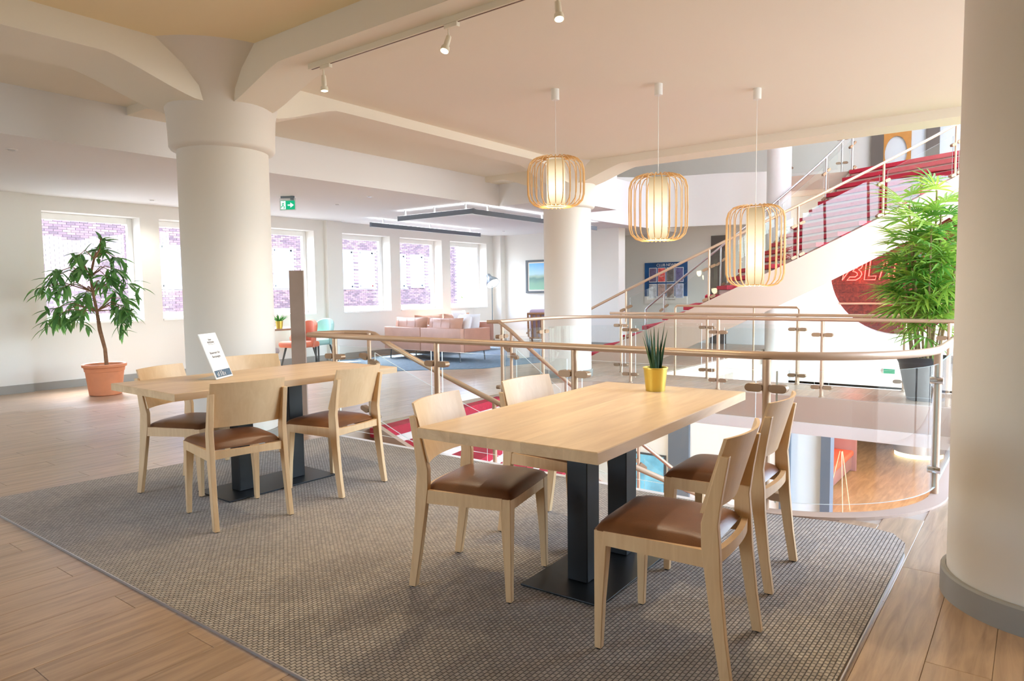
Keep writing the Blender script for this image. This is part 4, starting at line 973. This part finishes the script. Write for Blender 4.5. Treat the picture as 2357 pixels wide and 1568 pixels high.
m = MB(); m.lathe([(.008, -.083), (.001, -.075)], 8, (-.062, -.0095, 0)); m.tube([(-.065, -.0098, -.095), (-.07, -.0098, -.125), (-.05, -.0098, -.15), (-.055, -.0098, -.178)], .006, 6); m.tube([(-.07, -.0098, -.125), (-.085, -.0098, -.15), (-.098, -.0098, -.155)], .006, 6); m.tube([(-.05, -.0098, -.112), (-.066, -.0098, -.100), (-.085, -.0098, -.112)], .005, 6); m.build('running_man', 'exit_green', ex)
# small picture for the end wall, landscape in soft bands
def landscape():
    m = bpy.data.materials.new('landscape_print'); m.use_nodes = True; n = m.node_tree; b = n.nodes['Principled BSDF']; b.inputs['Roughness'].default_value = .4
    tc = n.nodes.new('ShaderNodeTexCoord'); spx = n.nodes.new('ShaderNodeSeparateXYZ'); no = n.nodes.new('ShaderNodeTexNoise'); no.inputs['Scale'].default_value = 5
    ad = n.nodes.new('ShaderNodeMath'); ad.operation = 'MULTIPLY_ADD'; ad.inputs[1].default_value = .12
    n.links.new(tc.outputs['Generated'], spx.inputs[0]); n.links.new(tc.outputs['Object'], no.inputs['Vector']); n.links.new(no.outputs['Fac'], ad.inputs[0]); n.links.new(spx.outputs[2], ad.inputs[2])
    rp = n.nodes.new('ShaderNodeValToRGB'); e = rp.color_ramp.elements; e[0].position = 0; e[0].color = srgb(130, 180, 150); e[1].position = 1; e[1].color = srgb(110, 175, 225)
    for p_, c_ in ((.3, srgb(120, 160, 140)), (.48, srgb(86, 126, 120)), (.55, srgb(140, 165, 150)), (.66, srgb(165, 200, 215))): k_ = e.new(p_); k_.color = c_
    n.links.new(ad.outputs[0], rp.inputs[0]); n.links.new(rp.outputs[0], b.inputs['Base Color']); MAT['landscape_print'] = m
landscape()
pc = thing('framed_picture', 'grey framed landscape picture on the end wall beside the column', 'picture', (13.80, 9.72, 1.65))
m = MB(); m.box(-.04, -.33, -.40, 0, .33, -.35); m.box(-.04, -.33, .35, 0, .33, .40); m.box(-.04, -.33, -.35, 0, -.27, .35); m.box(-.04, .27, -.35, 0, .33, .35); m.build('frame', 'anthracite', pc, smooth=False)
m = MB(); m.box(-.022, -.27, -.35, -.01, .27, .35); m.build('mount', 'paper_white', pc, smooth=False)
m = MB(); m.box(-.026, -.235, -.32, -.022, .235, .32); m.build('print', 'landscape_print', pc, smooth=False)
# news board
nbd = thing('news_board', 'blue news board with eight leaflets behind the stair rail', 'board', (15.995, 7.375, 1.55))
m = MB(); m.box(-.025, -.565, -.42, 0, .565, .42); m.build('backing', 'board_blue', nbd, smooth=False)
m = MB(); m.box(-.022, -.565, -.60, 0, .565, -.42); m.build('white_strip', 'paper_white', nbd, smooth=False)
text('headline', 'CLUB NEWS', .095, 'paper_white', nbd, (-.0275, -.02, .35), (pi / 2, 0, -pi / 2))
text('footnote', 'www.club-news', .05, 'print_dark', nbd, (-.024, -.1, -.5), (pi / 2, 0, -pi / 2))
LC = [(108, 96, 128), (226, 96, 92), (112, 108, 106), (110, 104, 150), (196, 200, 206), (196, 164, 156), (140, 120, 112), (186, 190, 214)]
for k in range(8):
    pm('leaflet_%d' % k, srgb(*LC[k]), .5, var=.35, vscale=16)
    yy = .335 - .235 * (k % 4); zz = .11 - .40 * (k // 4) + .0
    m = MB(); m.box(-.032, yy - .105, zz - .18, -.025, yy + .105, zz + .18); f0 = m.build('leaflet_holder', 'clear_white', nbd, smooth=False)
    m = MB(); m.box(-.035, yy - .092, zz - .165, -.032, yy + .092, zz + .165); m.build('leaflet', 'leaflet_%d' % k, f0, smooth=False)
    if k == 1: text('leaflet_title', 'BLAZE', .045, 'paper_white', f0, (-.0362, yy, zz - .03), (pi / 2, 0, -pi / 2))
# corner floor lamp
flp = thing('floor_lamp', 'grey dome floor lamp in the corner behind the sofas', 'lamp', (12.75, 10.30, 0))
m = MB(); m.lathe([(.15, 0), (.15, .02), (.02, .03)], 28); m.build('base', 'lamp_grey', flp)
m = MB(); m.tube([(0, 0, .02), (0, 0, 1.50)], .011, 10); m.build('pole', 'lamp_grey', flp)
hm = Matrix.Translation((0, 0, 1.53)) @ Vector((.6065 * .45 - .795 * .55, -.795 * .45 - .6065 * .55, -.8)).to_track_quat('-Z', 'Y').to_matrix().to_4x4()
m = MB(); m.lathe([(.045, .22), (.055, .20), (.06, .14), (.10, .08), (.155, -.01), (.165, -.07), (.158, -.07), (.148, -.01), (.09, .07), (.04, .12)], 28); m.v = [tuple(hm @ Vector(v)) for v in m.v]; m.build('shade', 'lamp_grey', flp)
m = MB(); m.lathe([(.150, -.06), (.150, -.05)], 24); m.v = [tuple(hm @ Vector(v)) for v in m.v]; m.build('bulb_diffuser', 'lamp_bulb', flp)
m = MB(); m.tube([(0, -.075, 1.62), (0, .075, 1.62)], .02, 8); m.build('hinge', 'dark_leg', flp)

# ------------------------------------------------------------------ lounge furniture
m = MB(); m.prism([(7.5, 8.7), (8.1, 8.2), (8.9, 7.4), (10.2, 7.15), (12.6, 7.3), (13.3, 8.2), (13.3, 10.6), (8.2, 10.7), (7.6, 9.9)], .0005, .009); tag(m.build('lounge_carpet', 'blue_carpet', smooth=False), 'blue grey carpet under the tan sofas', 'carpet')
def cushion(name, mat, parent, w, h, t, mtx, puff=1.0):
    m = MB(); n = 10; vs = []; fs = []
    for s in (1, -1):
        for j in range(n + 1):
            for i in range(n + 1):
                u, v = -1 + 2 * i / n, -1 + 2 * j / n; k = (max(0, (1 - u ** 4) * (1 - v ** 4))) ** .5
                pin = 1 - .06 * (1 - abs(u) ** 2) * abs(v) - .06 * (1 - abs(v) ** 2) * abs(u)
                vs.append(mtx @ Vector((u * w / 2 * (1 - .05 * (1 - u * u) * 0) * (1 - .05 * (1 - abs(v)) * 0) * pin, s * t / 2 * k * puff, v * h / 2 * pin)))
    W_ = n + 1; o = W_ * W_
    for j in range(n):
        for i in range(n):
            a = j * W_ + i; fs.append((a + 1, a, a + W_, a + W_ + 1)); a += o; fs.append((a, a + 1, a + W_ + 1, a + W_))
    m.add(vs, fs); return m.build(name, mat, parent, ang=2)
def sofa(label, loc, rz, L=2.0, D=.86):
    """local: back at y=0 facing +Y... back board along X"""
    s = thing('leather_sofa', label, 'sofa', loc, rz, 'tan leather sofas')
    for k, (a, b_) in enumerate(((-L / 2, -.02), (-.012, L / 2))):
        rbox('back_panel', 'tan_leather', s, a, 0, .19, b_, .10, .63, .012)
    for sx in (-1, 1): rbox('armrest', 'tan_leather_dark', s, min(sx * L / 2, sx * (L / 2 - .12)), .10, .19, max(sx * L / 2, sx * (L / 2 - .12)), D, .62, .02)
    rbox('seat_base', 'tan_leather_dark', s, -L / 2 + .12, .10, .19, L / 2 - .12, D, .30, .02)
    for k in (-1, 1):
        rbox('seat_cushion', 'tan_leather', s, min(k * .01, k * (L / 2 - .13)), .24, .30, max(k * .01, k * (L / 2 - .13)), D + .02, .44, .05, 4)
        c = cushion('back_cushion', 'tan_leather', s, L / 2 - .13, .44, .24, Matrix.Translation((k * (L / 4 - .05), .20, .60)) @ Matrix.Rotation(-.12, 4, 'X'), 1.1)
        for q in (-.25, 0, .25):
            m = MB(); m.tube([(k * (L / 4 - .05) + q * .9, .075, .64), (k * (L / 4 - .05) + q * .9, .085, .80)], .004, 5); m.build('seam', 'tan_leather_dark', c)
    for sx in (-1, 1):
        for y in (.08, D - .08):
            m = MB(); m.tube([(sx * (L / 2 - .10), y, .19), (sx * (L / 2 - .08), y, .009)], .012, 8); m.build('leg', 'anthracite', s)
    return s
sofa('tan leather sofa with its back to the viewer', (9.30, 9.26, 0), -pi / 2, 2.0)
sofa('tan leather sofa by the windows, half hidden behind the first sofa', (11.25, 10.72, 0), pi, 2.0)
def pillow(loc, rz, tl, lab):
    o = thing('throw_pillow', lab, 'pillow', loc, rz, 'white throw pillows')
    cushion('pillow_cover', 'pillow_white', o, .46, .44, .17, Matrix.Rotation(tl, 4, 'X')); return o
pillow((9.72, 8.56, .66), math.radians(70), .25, 'white throw pillow leaning on the near sofa arm'); pillow((10.05, 8.66, .66), math.radians(84), .2, 'white throw pillow at the outer end of the near sofa'); pillow((11.7, 10.38, .67), 0, -.3, 'white throw pillow on the sofa by the windows')
def lounge_chair(loc, rz, lab):
    s = thing('slatted_armchair', lab, 'armchair', loc, rz)
    for sx in (-1, 1):
        m = MB(); m.tube([(sx * .32, .34, 0.009), (sx * .33, .32, .52), (sx * .33, -.34, .46)], .02, 8); m.build('arm_frame', 'walnut', s)
        m = MB(); m.tube([(sx * .31, -.34, .009), (sx * .31, -.26, .34), (sx * .30, -.42, .86)], .02, 8); m.build('rear_leg', 'walnut', s)
    m = MB(); m.tube([(-.31, -.425, .85), (.31, -.425, .85)], .022, 8); m.build('top_rail', 'walnut', s)
    m = MB(); m.tube([(-.31, -.27, .36), (.31, -.27, .36)], .02, 8); m.build('bottom_rail', 'walnut', s)
    for k in range(6):
        x = -.225 + .09 * k; m = MB(); m.hexa([(x - .017, -.285, .36), (x + .017, -.285, .36), (x + .017, -.272, .36), (x - .017, -.272, .36)], [(x - .017, -.432, .85), (x + .017, -.432, .85), (x + .017, -.419, .85), (x - .017, -.419, .85)]); m.build('slat', 'walnut', s, smooth=False)
    rbox('seat_cushion', 'lilac_fabric', s, -.28, -.26, .34, .28, .34, .46, .04); 
    c = rbox('back_cushion', 'lilac_fabric', s, -.28, -.06, -.28, .28, .06, .28, .05); c.location = (0, -.26, .66); c.rotation_euler = (.28, 0, 0)
    return s
lounge_chair((11.55, 7.95, 0), math.radians(-62), 'walnut armchair with slatted back and lilac cushions beside the far column')
ot = thing('side_table', 'low round pale side table between sofa and slatted armchair', 'table', (10.75, 8.05, .009))
m = MB(); m.lathe([(.22, .0), (.23, .2), (.22, .38), (.2, .40)], 28); m.build('drum', 'riser_cream', ot)
# cafe corner behind the stele
def shell_chair(mat, loc, rz, lab):
    s = thing('shell_chair', lab, 'chair', loc, rz, 'upholstered shell chairs')
    rbox('seat', mat, s, -.26, -.22, .37, .26, .28, .475, .045, 4)
    m = MB(); rg = []; N = 18
    for k in range(N + 1):
        a = pi * (1.06 + .88 * k / N) ; e = abs(k / N - .5) * 2; top = .84 - .30 * e ** 2.4
        ci, co = .25, .305; ang_ = a
        rg.append([(ci * math.cos(a), .03 + ci * math.sin(a), .40), (co * .9 * math.cos(a), .03 + co * .9 * math.sin(a), .37), (co * 1.05 * math.cos(a), .03 + co * 1.05 * math.sin(a), top - .02), (co * 1.0 * math.cos(a), .03 + co * math.sin(a), top), (ci * 1.02 * math.cos(a), .03 + ci * 1.02 * math.sin(a), top - .015)])
    m.loft(rg); m.build('shell_back', mat, s, ang=1.0)
    for sx in (-1, 1):
        for sy in (-1, 1):
            m = MB(); m.tube([(sx * .17, sy * .15 + .02, .38), (sx * .24, sy * .22 + .02, 0)], [.019, .012], 8); m.build('leg', 'dark_leg', s)
    return s
shell_chair('orange_fabric', (7.30, 10.20, 0), math.radians(96), 'orange upholstered shell chair at the cafe table behind the stele')
shell_chair('sage_fabric', (7.85, 10.45, 0), math.radians(100), 'sage green upholstered shell chair behind the orange one')
shell_chair('mauve_fabric', (5.92, 9.42, 0), math.radians(-70), 'mauve upholstered shell chair half hidden by the round column')
cft = thing('cafe_table', 'small walnut cafe table with a dark leg near the windows', 'table', (6.50, 9.95, 0))
m = MB(); m.lathe([(.44, .715), (.45, .72), (.45, .742), (.445, .745)], 40); m.build('tabletop', 'walnut', cft)
m = MB(); m.tube([(0, 0, .02), (0, 0, .715)], .04, 12); m.build('leg', 'dark_leg', cft)
m = MB(); m.lathe([(.25, 0), (.25, .012), (.05, .03)], 28); m.build('base', 'dark_leg', cft)
sp2 = thing('potted_plant', 'small leafy plant in a gold pot on the cafe table', 'plant', (6.50, 9.62, .745))
pot(sp2, .046, .058, .12, 'gold_metal', 24)
for k in range(26):
    a = R.uniform(0, 2 * pi); tl = R.uniform(.3, 1.3)
    m = MB(); spear(m, (.03 * math.cos(a), .03 * math.sin(a), .11), (math.cos(a) * tl, math.sin(a) * tl, 1), R.uniform(.09, .16), .028, R.uniform(0, .04)); m.build('leaf', 'small_leaf', sp2, ang=1.2)

# ------------------------------------------------------------------ big plants
def lance(L, w, fold=.25, droop=.25, n=5):
    """lance-shaped leaf along +X from the origin"""
    vs = []; fs = []
    for i in range(n + 1):
        t = i / n; ww = w * math.sin(pi * min(1, t * .93 + .05)) ** .8 * (1 - .25 * t) if 0 < i < n else .001
        z = -droop * L * t * t; vs += [(L * t, -ww / 2, z + ww * fold), (L * t, 0, z), (L * t, ww / 2, z + ww * fold)]
    for i in range(n):
        a = i * 3; fs += [(a, a + 3, a + 4, a + 1), (a + 1, a + 4, a + 5, a + 2)]
    m = MB(); m.add(vs, fs); return m
fc = thing('ficus_tree', 'bushy long-leaved ficus tree in a large terracotta pot', 'plant', (3.93, 9.74, 0))
m = MB(); m.lathe([(.175, 0), (.19, .01), (.225, .31), (.232, .315), (.240, .36), (.236, .365), (.258, .372), (.262, .405), (.25, .412), (.225, .405), (.215, .36), (.1, .355)], 48); m.build('pot', 'terracotta', fc, ang=.5)
m = MB(); m.lathe([(.218, .372), (.1, .385), (.001, .39)], 24); m.build('soil', 'soil', fc)
RT = Vector((math.sin(RB), -math.cos(RB), 0))      # sideways across the window view
FW = Vector((math.cos(RB), math.sin(RB), 0))
def trunk(pts, r0, r1, name='trunk'):
    m = MB(); n = len(pts); m.tube(pts, [r0 + (r1 - r0) * i / (n - 1) for i in range(n)], 8); return m.build(name, 'bark', fc)
tp = [RT * u + Vector((0, 0, z)) for u, z in ((.03, .37), (.02, .60), (-.03, .85), (-.06, 1.1), (-.10, 1.35), (-.12, 1.55), (-.06, 1.78), (.02, 1.9))]
trunk(tp, .026, .012); trunk([p + FW * .03 - RT * (.035 * (1 - abs(i - 2) * .25)) for i, p in enumerate(tp[:6])], .018, .010)
leafs = [lance(.215, .054, .18, .30).mesh('leaf', 'ficus_leaf'), lance(.25, .058, .15, .18).mesh('leaf', 'ficus_leaf'), lance(.19, .052, .2, .45).mesh('leaf', 'ficus_leaf')]
def leaf_at(par, me, p, d, roll=0.0, sc_=1.0):
    d = Vector(d).normalized(); q = d.to_track_quat('X', 'Z'); o = link('leaf', me, par); o.rotation_mode = 'QUATERNION'; o.rotation_quaternion = q; o.location = p; o.scale = (sc_, sc_, sc_)
    o.rotation_quaternion = q @ Matrix.Rotation(roll, 3, 'X').to_quaternion(); return o
tips = [(.06, 2.00, .0), (-.02, 1.88, .1), (-.22, 1.80, -.1), (.16, 1.78, .12), (.30, 1.62, -.05), (.36, 1.44, .1), (.22, 1.50, -.15), (.05, 1.62, .2), (-.12, 1.62, -.2), (-.35, 1.66, .1), (-.52, 1.60, -.1), (-.70, 1.52, .05), (-.84, 1.40, 0), (-.62, 1.36, .12), (-.45, 1.40, -.12), (-.30, 1.30, .15),
        (-.68, 1.12, .0), (-.52, 1.05, -.1), (-.36, 1.08, .1), (-.22, 1.02, -.1), (.30, 1.14, .05), (.40, 1.08, -.08), (.16, 1.06, .12), (.34, 1.25, .0), (-.05, 1.28, -.22), (.10, 1.32, .22), (.26, .92, .03), (-.72, .95, -.03), (-.10, 1.45, .24), (-.48, 1.22, .2)]
nl = 0
for u, z, w_ in tips:
    tip = RT * u + FW * w_ + Vector((0, 0, z)); base = min(tp[3:], key=lambda p: abs(p.z - (z - .05)))
    mid = (base + tip) / 2 + Vector((0, 0, .10))
    m = MB(); m.tube([base, mid, tip], [.008, .006, .003], 6); m.build('branch', 'bark', fc)
    for k in range(10):
        if nl >= 300: break
        a = R.uniform(0, 2 * pi); out_ = (tip - base); out_.z = 0; out_ = out_.normalized() if out_.length > .02 else Vector((1, 0, 0))
        d = out_ * .55 + Vector((math.cos(a), math.sin(a), 0)) * .85 + Vector((0, 0, R.uniform(-1.15, .15) + (.4 if z > 1.8 else 0)))
        leaf_at(fc, leafs[k % 3], tip + (mid - tip) * R.uniform(0, .55), d, R.uniform(-.5, .5), R.uniform(.8, 1.15)); nl += 1

m = MB()
for u, z, w_ in tips:
    tip = RT * u + FW * w_ + Vector((0, 0, z))
    for k in range(5):
        f = lance(R.uniform(.17, .24), .054, .18, .3); a = R.uniform(0, 2 * pi); d = Vector((math.cos(a), math.sin(a), R.uniform(-1.0, .2))).normalized(); q = d.to_track_quat('X', 'Z').to_matrix(); c = tip + Vector((R.uniform(-.1, .1), R.uniform(-.1, .1), R.uniform(-.12, .06)))
        m.add([q @ Vector(v) + c for v in f.v], f.f)
tag(m.build('inner_foliage', 'ficus_leaf', fc), kind='stuff')
pl = thing('fan_palm', 'tall green lady palm in a slate grey planter on the walkway', 'plant', (9.07, .99, 0))
m = MB(); m.lathe([(.18, 0), (.19, .005), (.235, .20), (.28, .42), (.305, .47), (.315, .50), (.295, .50), (.27, .44), (.1, .43)], 40); m.build('planter', 'planter_grey', pl, ang=.6)
m = MB(); m.lathe([(.275, .45), (.1, .47), (.001, .47)], 20); m.build('soil', 'soil', pl)
def fan(nseg, L, w):
    """fan leaf: petiole along +X then fingers spread from its end"""
    m = MB(); PLen = .16; m.tube([(0, 0, 0), (PLen * .5, 0, .01), (PLen, 0, 0)], .0035, 5)
    for k in range(nseg):
        a = (-1 + 2 * k / (nseg - 1)) * 1.5; lk = L * (1 - .25 * abs(a) / 1.5) * R.uniform(.88, 1.08); f = lance(lk, w, .22, .28 + .18 * R.random(), 5); c, s_ = math.cos(a), math.sin(a)
        m.add([(PLen + v[0] * c - v[1] * s_, v[0] * s_ + v[1] * c, v[2]) for v in f.v], f.f)
    return m
fans = [fan(9, .40, .036).mesh('leaf', 'palm_leaf'), fan(8, .34, .038).mesh('leaf', 'palm_leaf'), fan(11, .44, .032).mesh('leaf', 'palm_leaf')]
canes = []
for k in range(14):
    a = 2 * pi * k / 14 + R.uniform(-.2, .2); r0 = R.uniform(.04, .17); h = [2.38, 1.55, 2.05, 1.2, 1.8, 2.2, 1.4, 1.95, .95, 1.7, 2.1, 1.25, 1.6, 1.9][k]; ln = R.uniform(.05, .22) * (1 if k else .3)
    b0 = Vector((r0 * math.cos(a), r0 * math.sin(a), .45)); t0 = b0 + Vector((ln * math.cos(a), ln * math.sin(a), h - .45)); md = (b0 + t0) / 2 + Vector((.02 * math.cos(a), .02 * math.sin(a), 0))
    m = MB(); m.tube([b0, md, t0], [.013, .012, .010], 8); m.build('cane', 'cane_bark', pl); canes.append((b0, t0, h))
for b0, t0, h in canes:
    n = 13 if h > 1.5 else 9
    for j in range(n):
        t = 1 - (j / n) * (.62 if h > 1.4 else .5); p = b0.lerp(t0, t); a = j * 2.4 + R.uniform(-.5, .5) + h * 3; up = .9 - 1.0 * (j / n) + (.35 if j < 2 else 0)
        leaf_at(pl, fans[(j + int(h * 10)) % 3], p, (math.cos(a), math.sin(a), up), R.uniform(-.5, .5), R.uniform(.8, 1.12))
# ------------------------------------------------------------------ outside the windows
YF = 24.0
fa = thing('brick_building', 'sunlit brick building across the street seen through the windows', 'building', (0, YF, 0))
FWN = [(11.71, 12.55, 1.60, 3.02), (16.12, 16.95, 1.60, 3.08), (19.04, 20.05, 1.56, 3.13), (20.44, 21.22, 1.59, 3.13), (22.41, 23.17, 1.59, 3.05), (23.62, 24.38, 1.61, 3.05), (24.81, 25.5, 1.59, 3.04)]
m = MB(); xs = 4.0
for a, b_, z0, z1 in FWN:
    m.box(xs, .03, -3, a, .4, 9); m.box(a, .03, -3, b_, .4, z0); m.box(a, .03, z1, b_, .4, 9); xs = b_
m.box(xs, .03, -3, 26.85, .4, 9); m.build('mortar_wall', 'mortar', fa, smooth=False)
bw, bh = .245, .076; bricks = []
for r_ in range(-6, 62):
    z = .2 + r_ * bh - .4
    x = 6.0 + (.1225 if r_ % 2 else 0)
    while x < 26.7:
        cx_ = x + bw / 2
        if not any(a - .02 < x + bw - .01 and x < b_ - .0 and z + bh > z0 - .06 and z < z1 + .02 for a, b_, z0, z1 in FWN) and .0 < z < 4.4: bricks.append((x, z))
        x += bw
bk = MB(); bk.box(0, 0, 0, bw - .012, .035, bh - .012); bkm = bk.mesh('brick', 'brick_each', smooth=False)
bricks.sort(key=lambda p: abs(p[0] - 9.6) + abs(p[1] - 3.0) * .8)
for x, z in bricks[:300]: link('brick', bkm, fa, loc=(x, 0, z))
m = MB()
for x, z in bricks[300:]: m.box(x, 0, z, x + bw - .012, .035, z + bh - .012)
tag(m.build('brickwork', 'brick_rest', fa, smooth=False), kind='stuff')
for a, b_, z0, z1 in FWN:
    m = MB(); m.box(a, .08, z0, a + .07, .15, z1); m.box(b_ - .07, .08, z0, b_, .15, z1); m.box(a, .08, z0, b_, .15, z0 + .07); m.box(a, .08, z1 - .07, b_, .15, z1); wf = m.build('window', 'facade_frame', fa, smooth=False)
    m = MB(); m.box(a + .07, .11, z0 + .07, b_ - .07, .12, z1 - .07); m.build('pane', 'facade_pane', wf, smooth=False)
    m = MB(); m.box(a - .05, -.05, z0 - .08, b_ + .05, .08, z0); m.build('window_ledge', 'facade_frame', wf, smooth=False)
m = MB(); m.box(-30, 11.4, -3.2, 70, 60, -3.0); tag(m.build('street_ground', 'street', smooth=False), 'pale street ground outside the window wall', 'ground', kind='structure')
te = thing('street_tree', 'pale green tree beyond the brick building in the last window', 'tree', (33.5, 27.5, -3))
m = MB(); m.tube([(0, 0, 0), (.1, 0, 3), (0, .1, 6)], [.25, .2, .1], 10); m.build('trunk', 'bark', te)
m = MB()
for k in range(2600):
    while True:
        p = Vector((R.uniform(-1, 1), R.uniform(-1, 1), R.uniform(-1, 1)))
        if .35 < p.length < 1: break
    c = Vector((p.x * 3.2, p.y * 3.0, 4.9 + p.z * 3.4)); a = Vector((R.uniform(-1, 1), R.uniform(-1, 1), R.uniform(-1, 1))).normalized(); b_ = a.orthogonal().normalized()
    s_ = R.uniform(.10, .22); m.add([c - a * s_, c + b_ * s_ * .5, c + a * s_, c - b_ * s_ * .5], [(0, 1, 2, 3)])
tag(m.build('crown', 'tree_leaf', te, smooth=False), kind='stuff')
